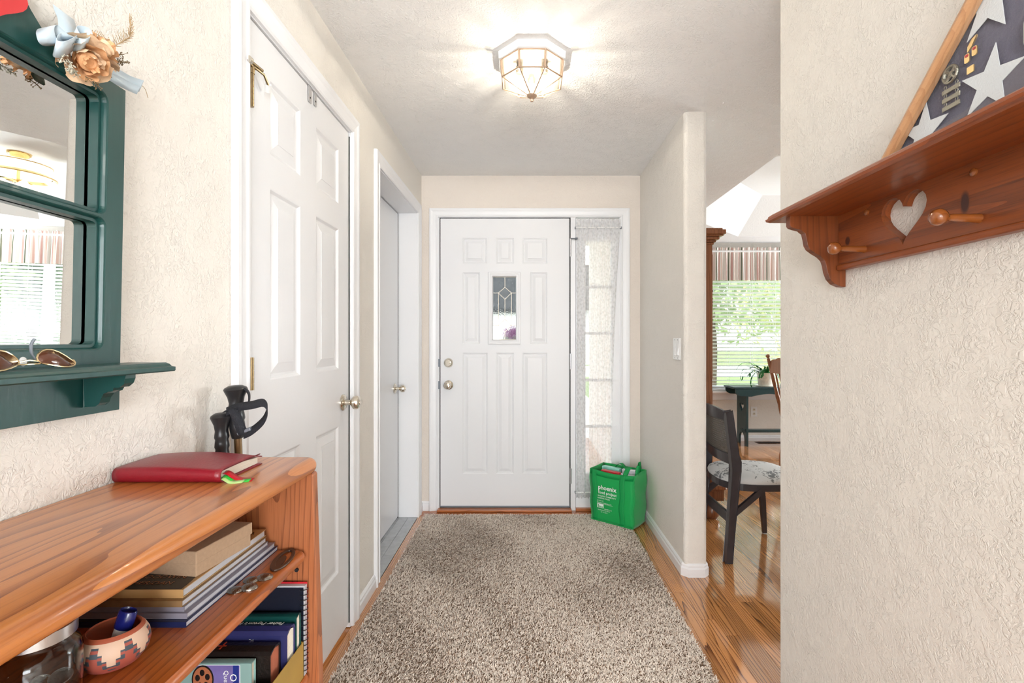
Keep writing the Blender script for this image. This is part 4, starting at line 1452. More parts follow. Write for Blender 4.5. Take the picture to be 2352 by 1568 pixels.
upright_book('green_book', .988, 1.008, -.4650, .640, mat('green_cloth', (.004, .05, .045), .35), M_PAPER, 'dark green hardback at the back of the gold card box')
t_, c_ = upright_book('blue_book', .950, .984, -.4655, .634, mat('blue_leather', (.022, .024, .10), .4, vary=.3, vscale=30), M_PAPER, 'worn dark blue book with white spine lettering in the gold card box', .010)
MB().text("Father Peyton's Rosary Prayer Book", .0125, (-.483, .9775, .6346), (-1, 0, 0), (0, -1, 0), .0, shear=.25, bold=.015).build('spine_lettering', M_INK, c_)
MB().text('FC', .008, (-.530, .9495, .618), (-1, 0, 0), (0, .0, -1), .0006).build('emblem', M_INK, c_)
t_, c_ = upright_book('black_bible', .908, .946, -.476, .620, mat('black_leather', (.010, .007, .006), .38, bump=.4, bscale=150), mat('red_page_edge', (.42, .12, .06), .7, bump=.5, bscale=900, bstretch=(.05, 1, .05)), 'black leather book with red edged pages in the gold card box', .008)
b = MB().obox((-.590, .9235, .6204), (1, .0, 0), (0, 1, 0), (0, 0, 1), .022, .0025, .0004).obox((-.5765, .915, .6204), (1, 0, 0), (0, 1, 0), (0, 0, 1), .003, .022, .0004)
b.build('cross_mark', mat('red_foil', (.5, .06, .02), .35), c_)
t_, c_ = upright_book('film_book', .888, .903, -.500, .612, mat('pale_teal_cover', (.22, .36, .34), .3), M_PAPER, 'thin book with purple and blue picture cover at the front of the gold card box', .001)
yy = .8876
MB().box(-.600, -.521, yy - .0003, yy, .54, .6085).build('cover_picture', mat('purple_print', (.16, .13, .34), .3, vary=.5, vscale=30), c_)
MB().box(-.533, -.5225, yy - .0005, yy - .0002, .54, .6085).build('blue_stripe', mat('blue_print', (.015, .03, .20), .3), c_)
MB().box(-.521, -.520, yy - .0004, yy, .54, .6095).box(-.62, -.520, yy - .0004, yy, .6085, .6095).build('white_border', M_INK, c_)
MB().plate(ell(-.588, .583, .020, .026, 0), .0003, (0, yy - .0004, 0), (1, 0, 0), (0, 0, 1), N=(0, -1, 0)).build('black_disc', M_COV_BLACK, c_)
hol = [ell(-.588 + .0095 * math.cos(q), .583 + .0125 * math.sin(q), .0045, .006, 0, 14)[::-1] for q in (.4, 1.66, 2.9, 4.2, 5.4)]
MB().plate(ell(-.588, .583, .0175, .023, 0), .0003, (0, yy - .0008, 0), (1, 0, 0), (0, 0, 1), N=(0, -1, 0), holes=hol).build('film_reel', mat('orange_print', (.38, .13, .06), .35), c_)
MB().text('Quest', .012, (-.549, yy - .0009, .600), (0, 0, -1), (1, 0, 0), .0003).text('O', .018, (-.538, yy - .0009, .594), (0, 0, -1), (1, 0, 0), .0003).build('lettering', M_INK, c_)

# ------------------------------------------------------------------ trekking poles in the corner
M_SHAFT = mat('pole_shaft', (.22, .14, .07), .3, .7)


def pole(name, top, foot, label, scale=1.0, strap_pts=None, small=None):
    top, foot = Vector(top), Vector(foot)
    d = (foot - top).normalized()
    t_ = thing(name, tuple(foot), label, 'trekking pole')
    g = MB().lathe([(0, -.002), (.016, -.001), (.026, .004), (.0285, .008), (.0265, .013), (.020, .026), (.0172, .040), (.0185, .048), (.0195, .054), (.0172, .060), (.0185, .068), (.0195, .076), (.017, .082), (.0185, .090),
                    (.0185, .100), (.0165, .112), (.014, .122), (.010, .124)], top, d, 24, squash=(.85 * scale, 1.0 * scale))
    g.build('grip', M_BLACK, t_)
    MB().tube([top + d * .12, top + d * .55], .0085, 12).build('shaft', M_SHAFT, t_)
    MB().tube([top + d * .55, foot - d * .04], .007, 12).build('lower_shaft', M_SHAFT, t_)
    MB().tube([foot - d * .045, foot + Vector((0, 0, .004))], [.008, .003], 10).build('tip', M_BLACK, t_)
    MB().lathe([(.008, 0), (.022, .002), (.022, .005), (.008, .008)], foot - d * .08, d, 18).build('basket', M_BLACK, t_)
    if strap_pts:
        b = MB(); ribbon(b, strap_pts[0], strap_pts[1], .020)
        b.build('wrist_strap', M_BLACKWEB, t_, solid=.0018)
    return t_


def smooth_path(pts, n=40):
    pts = [Vector(p) for p in pts]
    out_ = []
    K = len(pts)
    for i in range(n + 1):
        s_ = i / n * (K - 1); k = min(int(s_), K - 2); f = s_ - k
        p0, p1, p2, p3 = pts[max(k - 1, 0)], pts[k], pts[k + 1], pts[min(k + 2, K - 1)]
        out_.append(0.5 * ((2 * p1) + (p2 - p0) * f + (2 * p0 - 5 * p1 + 4 * p2 - p3) * f * f + (3 * p1 - p0 - 3 * p2 + p3) * f ** 3))
    return out_


def P3(x_, y_, D):
    return Vector(((x_ - 1208) * D / 1120, D, 1.2 - (y_ - 781) * D / 1120))


sp1 = smooth_path([P3(562, 890, 1.145), P3(572, 905, 1.15), P3(571, 925, 1.15), P3(562, 930, 1.15)], 14)
pole('trekking_pole', P3(541, 886, 1.145), (-.650, 1.17, 0), 'taller black-gripped trekking pole leaning beside the closet door', 1.0, (sp1, (-.3, .8, .1)))
sp2 = smooth_path([P3(520, 945, 1.12), P3(545, 935, 1.115), P3(578, 930, 1.105), P3(605, 925, 1.10), P3(614, 940, 1.10), P3(605, 965, 1.105), P3(580, 988, 1.11), P3(560, 998, 1.112)], 40)
pl2 = pole('trekking_pole', P3(508, 949, 1.125), (-.672, 1.12, 0), 'shorter trekking pole with looped black wrist strap behind the bookcase', .88, (sp2, (-.25, .45, .85)))
sp3 = smooth_path([P3(522, 944, 1.112), P3(534, 940, 1.108), P3(546, 965, 1.105), P3(556, 990, 1.107), P3(562, 998, 1.11)], 24)
b = MB(); ribbon(b, sp3, (.8, .35, .25), .020); b.build('wrist_strap', M_BLACKWEB, pl2, solid=.0018)
b = MB().obox(P3(545, 1001, 1.108), (.9, 0, .36), (.1, .9, .2), (-.35, 0, .9), .034, .012, .008); b.build('buckle', mat('grey_plastic', (.16, .17, .2), .3), pl2, bevel=.002)

# ------------------------------------------------------------------ green window-pane mirror with shelf
mi = thing('wall_mirror', (XL, .6, 1.08), 'dark green wooden mirror with window panes and small shelf on the left wall', 'mirror')
MXF = -.700
TILT = Matrix(((1, 0, math.tan(math.radians(1.15)), -1.3 * math.tan(math.radians(1.15))), (0, 1, 0, 0), (0, 0, 1, 0), (0, 0, 0, 1)))
cy0 = .60
ob = [(.355, 1.08), (.845, 1.08), (.845, 1.632), (.725, 1.634), (.711, 1.638), (.697, 1.648), (.683, 1.662), (.660, 1.690), (.635, 1.712), (.60, 1.722), (.565, 1.712), (.54, 1.690), (.517, 1.662), (.503, 1.648), (.489, 1.638), (.475, 1.634), (.355, 1.632)]
pn = []
for (a0, a1) in ((.398, .588), (.612, .802)):
    for (z0, z1) in ((1.193, 1.394), (1.415, 1.600)):
        pn.append((a0, a1, z0, z1))
b = MB().plate(ob, .024, (MXF - .024, 0, 0), (0, 1, 0), (0, 0, 1), N=(1, 0, 0), holes=[rrect(q[0] - .009, q[1] + .009, q[2] - .009, q[3] + .009, .016, 5)[::-1] for q in pn])
b.xform(TILT).build('frame', M_GREEN, mi, bevel=.0012, seg=2)
MB().box(XL + .0005, XL + .004, .36, .84, 1.085, 1.63).xform(TILT).build('backing', M_GREEN, mi)
for q in pn:
    secs = []
    for (o_, xx_) in ((.0095, -.024), (.0095, -.0004), (.0085, -.0004), (.007, -.0016), (.0055, -.0045), (.0048, -.0085), (.0, -.0085), (.0, -.024)):
        secs.append([(MXF + xx_, a, z) for a, z in rrect(q[0] - o_, q[1] + o_, q[2] - o_, q[3] + o_, .008 + o_ * .8, 5)])
    MB().loft(secs, cap=False, smooth=False).xform(TILT).build('pane_moulding', M_GREEN, mi)
for (a0, a1, z0, z1) in pn:
    pts = []
    for (a, z) in ((a0 - .004, z0 - .004), (a1 + .004, z0 - .004), (a1 + .004, z1 + .004), (a0 - .004, z1 + .004)):
        pts.append((-.7268, a, z))
    b = MB().add(pts, [(0, 1, 2, 3)])
    b.xform(TILT).build('mirror_glass', M_MIRROR, mi)
SHP = [(MXF, 1.145), (-.627, 1.145), (-.625, 1.147), (-.625, 1.153), (-.629, 1.1545), (-.631, 1.158), (-.635, 1.161), (MXF, 1.161)]
b = MB()
secs = []
for (yy, ins) in ((.330, 0), (.870, 0)):
    secs.append([(x, yy, z) for x, z in SHP])
# moulded end: step in towards the top
def shp_end(yy, sgn):
    out_ = []
    for (x, z) in SHP:
        ins = 0 if z < 1.1535 else (.004 if z < 1.155 else (.006 if z < 1.159 else .010))
        out_.append((x, yy - sgn * ins, z))
    return out_
b.loft([shp_end(.330, -1), shp_end(.870, 1)])
b.build('shelf', M_GREEN, mi)
BR = [(MXF, 1.145), (-.634, 1.145), (-.634, 1.139), (-.637, 1.131), (-.644, 1.126), (-.652, 1.1245), (-.655, 1.120), (-.660, 1.1185), (-.668, 1.115), (-.6735, 1.108), (-.6765, 1.100), (-.682, 1.096), (MXF, 1.094)]
for y in (.772, .410):
    MB().plate(BR, .019, (0, y, 0), (1, 0, 0), (0, 0, 1), N=(0, 1, 0)).build('bracket', M_GREEN, mi, bevel=.001, seg=1)
MB().plate(heart(cy0 + .036, 1.650, .078, .064), .004, (MXF, 0, 0), (0, 1, 0), (0, 0, 1), N=(1, 0, 0)).xform(TILT).build('painted_heart', mat('red_paint', (.62, .035, .04), .35), mi, bevel=.001)
for (y, z) in ((.846, 1.612), (.846, 1.105)):
    MB().tube([(MXF - .016, y - .002, z), (MXF - .016, y + .004, z)], .004, 8).build('peg_plug', M_DARK, mi)

# sunglasses on the mirror shelf
M_LENS = mat('brown_lens', (.10, .032, .016), .05, spec=.6, coat=.2)
M_GOLDM = mat('gold_wire', (.75, .58, .34), .22, 1.0)
sg = thing('sunglasses', (-.66, .64, 1.161), 'aviator sunglasses with brown lenses and gold wire frame on the green shelf', 'glasses')
K = 1 / 1640
lens = [(-45, -3), (-44, 5), (-38, 13), (-28, 20), (-15, 23), (0, 22), (14, 16), (28, 6), (38, -3), (46, -10), (45, -16), (36, -20), (20, -23), (2, -22), (-15, -18), (-30, -13), (-40, -9)]
SU, SV = Vector((-.10, 1, 0)).normalized(), Vector((-.50, 0, .87)).normalized()
SN = SU.cross(SV)
for (yc, flip) in ((.673, 1), (.594, -1)):
    O = Vector((-.650 if flip > 0 else -.645, yc, 1.161 + .0125))
    ol = [(a * flip * K, c_ * K) for a, c_ in lens]
    P = [O + SU * a + SV * c_ + SN * (.003 * (1 - (a / .03) ** 2)) for a, c_ in ol]
    b = MB().add(P + [O + SN * .004], [(i, (i + 1) % len(P), len(P)) for i in range(len(P))], True)
    b.build('lens', M_LENS, sg, solid=.001)
    MB().tube(P + [P[0], P[1]], .0012, 6, cap=False).build('rim', M_GOLDM, sg)
Oa, Ob_ = Vector((-.650, .673, 1.1735)), Vector((-.645, .594, 1.1735))
MB().tube([Oa + SU * (-45 * K) + SV * (-3 * K), (-.646, .634, 1.174), Ob_ + SU * (45 * K) + SV * (-3 * K)], .0012, 6).tube([Oa + SU * (-42 * K) + SV * (-9 * K), (-.640, .634, 1.169), Ob_ + SU * (42 * K) + SV * (-9 * K)], .001, 6).build('bridge', M_GOLDM, sg)
e_ = Oa + SU * (46 * K) + SV * (-11 * K)
MB().obox(e_ + Vector((-.004, -.002, -.003)), SU, SV, SN, .008, .007, .004).build('end_piece', M_GOLDM, sg, bevel=.0015)
MB().tube(smooth_path([e_, e_ + Vector((-.012, -.004, .000)), Vector((-.678, .64, 1.170)), Vector((-.684, .60, 1.172))], 12), .0012, 6).build('temple', M_GOLDM, sg)
MB().tube(smooth_path([Vector((-.665, .668, 1.167)), Vector((-.672, .664, 1.180)), Vector((-.674, .664, 1.193)), Vector((-.672, .667, 1.202))], 12), [.0012] * 5 + [.002] * 8, 8).build('temple_tip', M_GREYMETAL, sg)
MB().lathe([(0, -.001), (.0035, -.0008), (.004, 0), (.0035, .0008), (0, .001)], (-.660, .640, 1.172), (.6, -.5, .2), 14, squash=(1.6, 1)).build('nose_pad', M_WHITE, sg)

# dried flowers on the mirror corner
bq = thing('dried_bouquet', (-.69, .76, 1.60), 'dried peach roses tied with pale blue satin ribbon on the mirror corner', 'flowers')
M_PETAL = mat('dried_petal', (.72, .40, .20), .6, bump=.5, bscale=120, vary=.3, vscale=40)
M_PETAL2 = mat('dried_petal_pale', (.80, .58, .38), .6, bump=.5, bscale=120, vary=.25, vscale=40)
M_SATIN = mat('blue_satin', (.50, .60, .67), .28, sheen=.3, coat=.1)
M_SPRIG = mat('dried_sprig', (.20, .14, .07), .8)
M_SPRIGW = mat('dried_white_bloom', (.55, .52, .42), .8)
fr2 = random.Random(5)


def rose(C, A, R):
    C, A = Vector(C), Vector(A).normalized()
    ref = Vector((0, 0, 1)) if abs(A.z) < .9 else Vector((1, 0, 0))
    u = (ref - A * ref.dot(A)).normalized(); w = A.cross(u)
    core = MB().lathe([(.0, -R * .55), (R * .30, -R * .5), (R * .52, -R * .1), (R * .45, R * .35), (R * .25, R * .45), (R * .18, R * .38), (0, R * .42)], C, A, 18).build('rose', M_PETAL, bq)
    spec_ = [(0.30, 3, .95, .10), (.50, 4, .85, .20), (.70, 5, .70, .38), (.92, 5, .45, .75)]
    for (rad, n_, hgt, flare) in spec_:
        off = fr2.uniform(0, 6)
        for i in range(n_):
            a0 = off + 2 * math.pi * i / n_ + fr2.uniform(-.15, .15)
            span = 2 * math.pi / n_ * 1.45
            jit = fr2.uniform(.88, 1.12)

            def f(s_, t_, a0=a0, span=span, rad=rad, hgt=hgt, flare=flare, jit=jit):
                ang = a0 + (s_ - .5) * span * (0.55 + .45 * math.sin(math.pi * min(t_ + .15, 1)))
                edge = 1 - .16 * abs(2 * s_ - 1) ** 3
                h_ = (-R * .5 + R * hgt * 1.25 * t_ * edge * jit)
                r_ = R * (rad * (.55 + .55 * math.sin(t_ * 1.7)) + flare * .45 * max(0, t_ - .55) ** 1.3 * 2) + R * .05 * math.sin(9 * ang + rad * 7) * t_
                return C + A * h_ + (u * math.cos(ang) + w * math.sin(ang)) * r_
            MB().grid(f, 8, 7).build('petal', M_PETAL2 if rad > .8 or fr2.random() < .25 else M_PETAL, core)


rose((-.672, .744, 1.628), (.80, -.25, -.55), .030)
rose((-.676, .776, 1.662), (.55, .35, .55), .026)


def loop(c0, pts, wdir, w_):
    b = MB(); ribbon(b, smooth_path(pts, 28), wdir, w_)
    b.build('ribbon_loop', M_SATIN, bq, solid=.0006)


kn = Vector((-.676, .735, 1.650))
loop(0, [kn, P3(140, 85, .700), P3(112, 62, .690), P3(104, 75, .678), P3(120, 100, .690), kn], (.55, .45, .5), .022)
loop(0, [kn, P3(170, 75, .735), P3(195, 78, .748), P3(205, 92, .745), P3(190, 104, .730), P3(168, 100, .728), kn], (.6, -.2, .75), .022)
loop(0, [kn, P3(150, 92, .715), P3(130, 98, .695), P3(128, 112, .690), P3(150, 112, .70), kn], (.5, -.3, .7), .024)
loop(0, [kn + Vector((-.012, 0, 0)), P3(158, 62, .74), P3(150, 42, .745), P3(146, 28, .75)], (.3, .9, -.25), .028)
loop(0, [Vector((-.690, .79, 1.640)), P3(265, 172, .835), P3(295, 188, .865), P3(325, 198, .885)], (.2, .2, .95), .024)
loop(0, [Vector((-.692, .79, 1.632)), P3(270, 185, .84), P3(300, 200, .865), P3(318, 208, .878)], (.2, .2, .9), .016)
# small dried blossoms and fern sprigs
b = MB(); b2 = MB()


def sprig(bb, p0, p1, n_, spread, r_):
    p0, p1 = Vector(p0), Vector(p1)
    bb.tube([p0, p0.lerp(p1, .5) + Vector((.002, 0, .002)), p1], .0006, 4)
    for i in range(n_):
        t_ = fr2.uniform(.15, 1)
        c_ = p0.lerp(p1, t_) + Vector((fr2.uniform(-1, 1), fr2.uniform(-1, 1), fr2.uniform(-1, 1))) * spread
        bb.tube([p0.lerp(p1, max(0, t_ - .1)), c_], .0004, 3, cap=False)
        bb.lathe([(0, -r_), (r_, -r_ * .3), (r_ * .8, r_ * .5), (0, r_)], c_, (fr2.uniform(-1, 1), fr2.uniform(-1, 1), 1), 5, smooth=False)


for (A_, B_, n_) in (((150, 118, .705), (138, 140, .70), 20), ((155, 135, .712), (165, 165, .715), 26), ((160, 150, .715), (180, 178, .735), 22)):
    sprig(b2, P3(*A_), P3(*B_), n_, .005, .0012)
for (A_, B_, n_) in (((265, 140, .80), (292, 145, .83), 30), ((255, 130, .80), (285, 125, .83), 14), ((235, 160, .775), (245, 175, .79), 26), ((195, 175, .745), (230, 200, .77), 16)):
    sprig(b, P3(*A_), P3(*B_), n_, .006, .0011)
b.build('seed_sprigs', M_SPRIG, bq)['kind'] = 'stuff'
b2.build('white_blossoms', M_SPRIGW, bq)['kind'] = 'stuff'
b = MB()
fern = smooth_path([P3(250, 112, .80), P3(282, 95, .83), P3(300, 80, .85), P3(297, 45, .86)], 24)
b.tube(fern, .0006, 4)
for i, p in enumerate(fern[3:]):
    for s_ in (-1, 1):
        for k in range(2):
            q = p + Vector((.002, s_ * fr2.uniform(.006, .014) * (1 - i / 26), fr2.uniform(.002, .014)))
            b.tube([p, q], .00045, 3, cap=False)
fern = smooth_path([P3(300, 185, .87), P3(330, 200, .90), P3(340, 225, .905)], 14)
b.tube(fern, .0006, 4)
fern = smooth_path([P3(185, 75, .77), P3(225, 80, .80), P3(240, 100, .80)], 14)
b.tube(fern, .0006, 4)
for p in fern:
    b.tube([p, p + Vector((0, .004, .008))], .00045, 3, cap=False).tube([p, p + Vector((0, .006, -.006))], .00045, 3, cap=False)
b.build('fern_sprigs', mat('pale_dried_fern', (.42, .29, .16), .8), bq)['kind'] = 'stuff'

# ------------------------------------------------------------------ pine peg shelf with hearts on the right wall
ps = thing('peg_shelf', (XR, .85, 1.334), 'stained pine wall shelf with heart cut-outs and turned pegs', 'shelf')
PX = .785
PY1, PY0 = 1.245, .20
YB = 1.225
hearts = [heart(1.016, 1.451, .122, .106), heart(.44, 1.451, .122, .106)]
M_PINEB = wood('stained_pine_board', (0.28, 0.066, 0.012), (0.05, 0.009, 0.003), 'Y', 34, 3.0, 0.09, 6, 0.36, 0.15, 0.45, 0.4, 0.35, 0.0,
               knots=[((.785 - XR, 1.190 - .85, 1.442 - 1.334), (.05, .007, .0085)), ((.785 - XR, .872 - .85, 1.446 - 1.334), (.05, .0075, .016)), ((.785 - XR, .70 - .85, 1.42 - 1.334), (.05, .01, .01))], rand=False)
b = MB().plate([(PY0, 1.376), (YB, 1.376), (YB, 1.512), (PY0, 1.512)], XR - PX, (XR, 0, 0), (0, 1, 0), (0, 0, 1), N=(-1, 0, 0), holes=[h[::-1] for h in hearts])
b.build('back_board', M_PINEB, ps, bevel=.004, seg=3)
MB().box(PX - .007, PX + .004, PY0, YB - .001, 1.374, 1.388).build('bead_moulding', M_PINE, ps, bevel=.0045, seg=3)
TP = [(.806 - .001, 1.512), (.650, 1.512), (.640, 1.514), (.638, 1.519), (.642, 1.5215), (.644, 1.5265), (.650, 1.531), (.806 - .001, 1.531)]


def tp_end(yy):
    return [(x, yy - (0 if z < 1.5205 else (.004 if z < 1.528 else .010)) + (.008 if z < 1.513 and x < .66 else 0) * 0, z) for x, z in TP]


MB().loft([[(x, PY0 - .05, z) for x, z in TP], tp_end(1.300)]).build('top_board', M_PINE, ps)
BR2 = [(XR - .001, 1.512), (.664, 1.512), (.664, 1.489), (.668, 1.484), (.678, 1.4805), (.692, 1.477), (.702, 1.469), (.7055, 1.455), (.708, 1.440), (.714, 1.429), (.726, 1.420), (.741, 1.411), (.751, 1.401), (.755, 1.389), (.758, 1.372), (.765, 1.354), (.776, 1.342), (.792, 1.335), (XR - .001, 1.334)]
for y in (1.226, .22):
    MB().plate(BR2, .019, (0, y, 0), (1, 0, 0), (0, 0, 1), N=(0, 1, 0)).build('bracket', M_PINEZ, ps, bevel=.0012, seg=2)
M_PEG = wood('peg_wood', (0.30, 0.09, 0.02), (0.10, 0.02, 0.005), 'X', 40, 3, .1, 8, .22, .4, .4, .4, .2, 0)
for y in (1.131, .845, .56, .30):
    MB().lathe([(.0085, -.004), (.0085, .0), (.0072, .02), (.0066, .045), (.0060, .054), (.0075, .057), (.0115, .061), (.0145, .068), (.0145, .073), (.012, .079), (.006, .0825), (0, .083)], (PX, y, 1.411), (-1, 0, .03), 22).build('peg', M_PEG, ps)
for y in (1.122, .8536, .58):
    MB().lathe([(.0068, -.002), (.0068, .003), (.004, .0048), (0, .005)], (PX, y, 1.494), (-1, 0, 0), 16).build('plug', M_PEG, ps)

# flag display case on the shelf
FZ = 1.5312
fc = thing('flag_display_case', (.77, .73, FZ), 'triangular wooden display case with folded starred flag and medals on the pine shelf', 'display case')
hb = .335
ya_, apx = .73, FZ + hb
FX = .735
tri = [(ya_ - hb, FZ), (ya_ + hb, FZ), (ya_, apx)]


def inset_tri(d_):
    k = d_ * (1 + math.sqrt(2))
    return [(ya_ - hb + k, FZ + d_), (ya_ + hb - k, FZ + d_), (ya_, apx - d_ * math.sqrt(2))]


b = MB()
prof_ = [(0, .0), (0, .052), (.003, .058), (.010, .060), (.016, .056), (.018, .050), (.018, .040)]
rings = []
for (d_, o_) in prof_:
    rings.append([(XR - .008 - o_, y, z) for (y, z) in inset_tri(d_)])
b.loft(rings, cap=False)
b.build('case_frame', M_FRAMEWOOD, fc)
M_FLAG = mat('flag_cloth', (.115, .105, .165), .8, bump=.7, bscale=170, bstretch=(1, 1, 1), sheen=.4)
M_FLAG2 = mat('flag_cloth_fold', (.14, .125, .165), .8, bump=.3, bscale=260, sheen=.4)
M_STARC = mat('flag_star_cloth', (.80, .82, .85), .8, bump=.35, bscale=300)
fxp = .764
MB().add([(fxp, y, z) for y, z in inset_tri(.010)], [(0, 1, 2)]).build('flag_cloth', M_FLAG, fc)
# folded lower band of the flag
it = inset_tri(.012)
fold = [(it[0][0], it[0][1]), (it[1][0], it[1][1]), (it[1][0] - .035, it[1][1] + .035), (.845, 1.597), (.73, 1.634), (.62, 1.64), (it[0][0] + .08, it[0][1] + .08)]
b = MB().plate(fold, .003, (fxp - .0015, 0, 0), (0, 1, 0), (0, 0, 1), N=(-1, 0, 0)); b.build('flag_fold', M_FLAG2, fc, bevel=.001)
for (y, z, R_, rot) in ((.797, 1.6235, .058, 100), (.930, 1.596, .056, 96), (.797, 1.752, .058, 100), (.664, 1.645, .058, 95)):
    pts = star(y, z, R_, rot)
    MB().plate(pts, .0012, (fxp - .0048, 0, 0), (0, 1, 0), (0, 0, 1), N=(-1, 0, 0)).build('star', M_STARC, fc)
M_PEWTER = mat('pewter', (.34, .32, .27), .38, .9, bump=.5, bscale=300)
M_PINGOLD = mat('pin_gold', (.75, .52, .24), .28, .8)
xm_ = fxp - .006
bd = MB().lathe([(.0105, 0), (.0155, .0), (.0165, .003), (.0155, .005), (.0125, .0045), (.0105, .0)], (xm_, .868, 1.673), (-1, 0, 0), 28).build('badge', M_PEWTER, fc)
b = MB().lathe([(0, 0), (.0055, 0), (.0055, .003), (.0035, .003), (.0035, .004), (.0018, .0045), (0, .005)], (xm_, .868, 1.673), (-1, 0, 0), 18)
for q in (0, 90, 180, 270):
    a = math.radians(q + 45)
    b.tube([(xm_ - .0015, .868 + .004 * math.cos(a), 1.673 + .004 * math.sin(a)), (xm_ - .0015, .868 + .0125 * math.cos(a), 1.673 + .0125 * math.sin(a))], .0026, 6)
b.build('target_emblem', M_PEWTER, bd)
for i, z in enumerate((1.647, 1.632, 1.617)):
    br = MB().box(xm_ - .002, xm_, .850, .887, z - .0042, z + .0042).build('bar', M_PEWTER, fc, bevel=.0012)
    for y in (.857, .880):
        MB().tube([(xm_ - .001, y + .0028 * math.cos(t_), z + .0075 + .0035 * math.sin(t_)) for t_ in [2 * math.pi * k / 10 for k in range(11)]], .0007, 5).build('link', M_PEWTER, br)
leafp = [(.835, 1.693), (.828, 1.699), (.8195, 1.709), (.8185, 1.713), (.826, 1.711), (.834, 1.702)]
MB().plate(leafp, .002, (xm_, 0, 0), (0, 1, 0), (0, 0, 1), N=(-1, 0, 0)).build('leaf_pin', M_PINGOLD, fc, bevel=.0006)
for (y, z) in ((.8365, 1.683), (.8225, 1.688)):
    p_ = MB().plate(rrect(y - .0048, y + .0048, z - .0078, z + .0078, .003, 4), .002, (xm_, 0, 0), (0, 1, 0), (0, 0, 1), N=(-1, 0, 0)).build('enamel_pin', M_PINGOLD, fc, bevel=.0006)
    MB().plate(rrect(y - .003, y + .003, z + .002, z + .0064, .0015, 3), .0006, (xm_ - .002, 0, 0), (0, 1, 0), (0, 0, 1), N=(-1, 0, 0)).build('enamel', M_RED, p_)
MB().plate(rrect(.8235, .8365, 1.6545, 1.6665, .0012, 3), .002, (xm_, 0, 0), (0, 1, 0), (0, 0, 1), N=(-1, 0, 0)).build('square_pin', M_PINGOLD, fc, bevel=.0006)
MB().plate(rrect(.716, .741, 1.640, 1.692, .012, 6), .002, (xm_, 0, 0), (0, 1, 0), (0, 0, 1), N=(-1, 0, 0)).build('dog_tag', mat('pale_metal', (.72, .70, .64), .35, .5), fc, bevel=.0008)
b = MB()
for i in range(22):
    z = 1.693 + i * .0042
    b.lathe([(0, -.0018), (.0018, 0), (0, .0018)], (xm_ - .001, .7285 - .0003 * i, z), (0, 0, 1), 8)
b.build('ball_chain', M_STEEL, fc)
MB().add([(XR - .008 - .0505, y, z) for y, z in inset_tri(.016)], [(0, 1, 2)]).build('glass_front', M_GLASS, fc)

# ------------------------------------------------------------------ dining room
# window_2, sill, valance, blinds
w2 = struct_empty('window_2', (3.6, DFY, WZ0))
yg = DFY + .07
b = MB()
for (xa, xb, za, zb) in ((WX0, WX0 + .05, WZ0, WZ1), (WX1 - .05, WX1, WZ0, WZ1), (WX0, WX1, WZ0, WZ0 + .05), (WX0, WX1, WZ1 - .05, WZ1), (4.30, 4.40, WZ0, WZ1)):
    b.box(xa, xb, yg, yg + .05, za, zb)
b.build('window_frame', M_TRIM, w2)
MB().box(WX0 + .05, 4.30, yg + .02, yg + .024, WZ0 + .05, WZ1 - .05).build('pane', M_GLASS, w2)
MB().box(4.40, WX1 - .05, yg + .02, yg + .024, WZ0 + .05, WZ1 - .05).build('pane', M_GLASS, w2)
MB().box(WX0 - .03, WX1 + .03, DFY - .06, DFY + .07, WZ0 - .03, WZ0 - .002).build('window_sill', M_TRIM, w2, bevel=.006)
MB().box(WX0 - .02, WX1 + .02, DFY - .02, DFY - .0005, WZ0 - .11, WZ0 - .03).build('apron', M_TRIM, w2, bevel=.004)
bl = thing('window_blind', (3.6, DFY + .02, WZ0), 'white horizontal slat blind covering the dining room window', 'blind')
M_SLAT = mat('white_slat', (.82, .82, .80), .45)
sl = MB()
w_, ti = .046, math.radians(-19)
x0_, x1_ = WX0 + .01, WX1 - .01
me_slat = None
nsl = 36
for i in range(nsl):
    z = WZ0 + .035 + i * .0435
    if me_slat is None:
        secs = []
        for xx_ in (x0_, x1_):
            s_ = []
            for q in (-1, -.5, 0, .5, 1):
                s_.append((xx_, DFY + .012 + q * w_ / 2 * math.cos(ti), .003 * (1 - q * q) + q * w_ / 2 * math.sin(ti)))
            secs.append(s_ + [(p[0], p[1], p[2] - .0024) for p in reversed(s_)])
        so = MB().loft(secs).build('slat', M_SLAT, bl, org=Z3)
        # mesh is in world xy relative to the blind; shift height only
        me_slat = so.data
        base_off = ORG[bl].z
        so.location = (0, 0, base_off + z - base_off)
    else:
        so = bpy.data.objects.new('slat', me_slat); COL.objects.link(so); so.parent = bl
        so.location = (0, 0, z)
for x in (2.42, 2.70, 2.97, 3.5, 4.0, 4.5, 4.9):
    b = MB().box(x - .0012, x + .0012, DFY - .012, DFY - .010, WZ0 + .02, WZ1 - .02).box(x - .0012, x + .0012, DFY + .034, DFY + .036, WZ0 + .02, WZ1 - .02)
    b.build('ladder_cord', M_WHITE, bl)
MB().box(x0_, x1_, DFY - .01, DFY + .034, WZ0 + .004, WZ0 + .018).build('bottom_rail', M_SLAT, bl, bevel=.003)
MB().box(x0_, x1_, DFY - .02, DFY + .04, WZ1 - .045, WZ1 - .002).build('head_rail', M_SLAT, bl, bevel=.003)

va = thing('window_valance', (3.6, DFY - .06, 1.9), 'gathered striped fabric valance in pink cream and green over the dining window', 'valance')


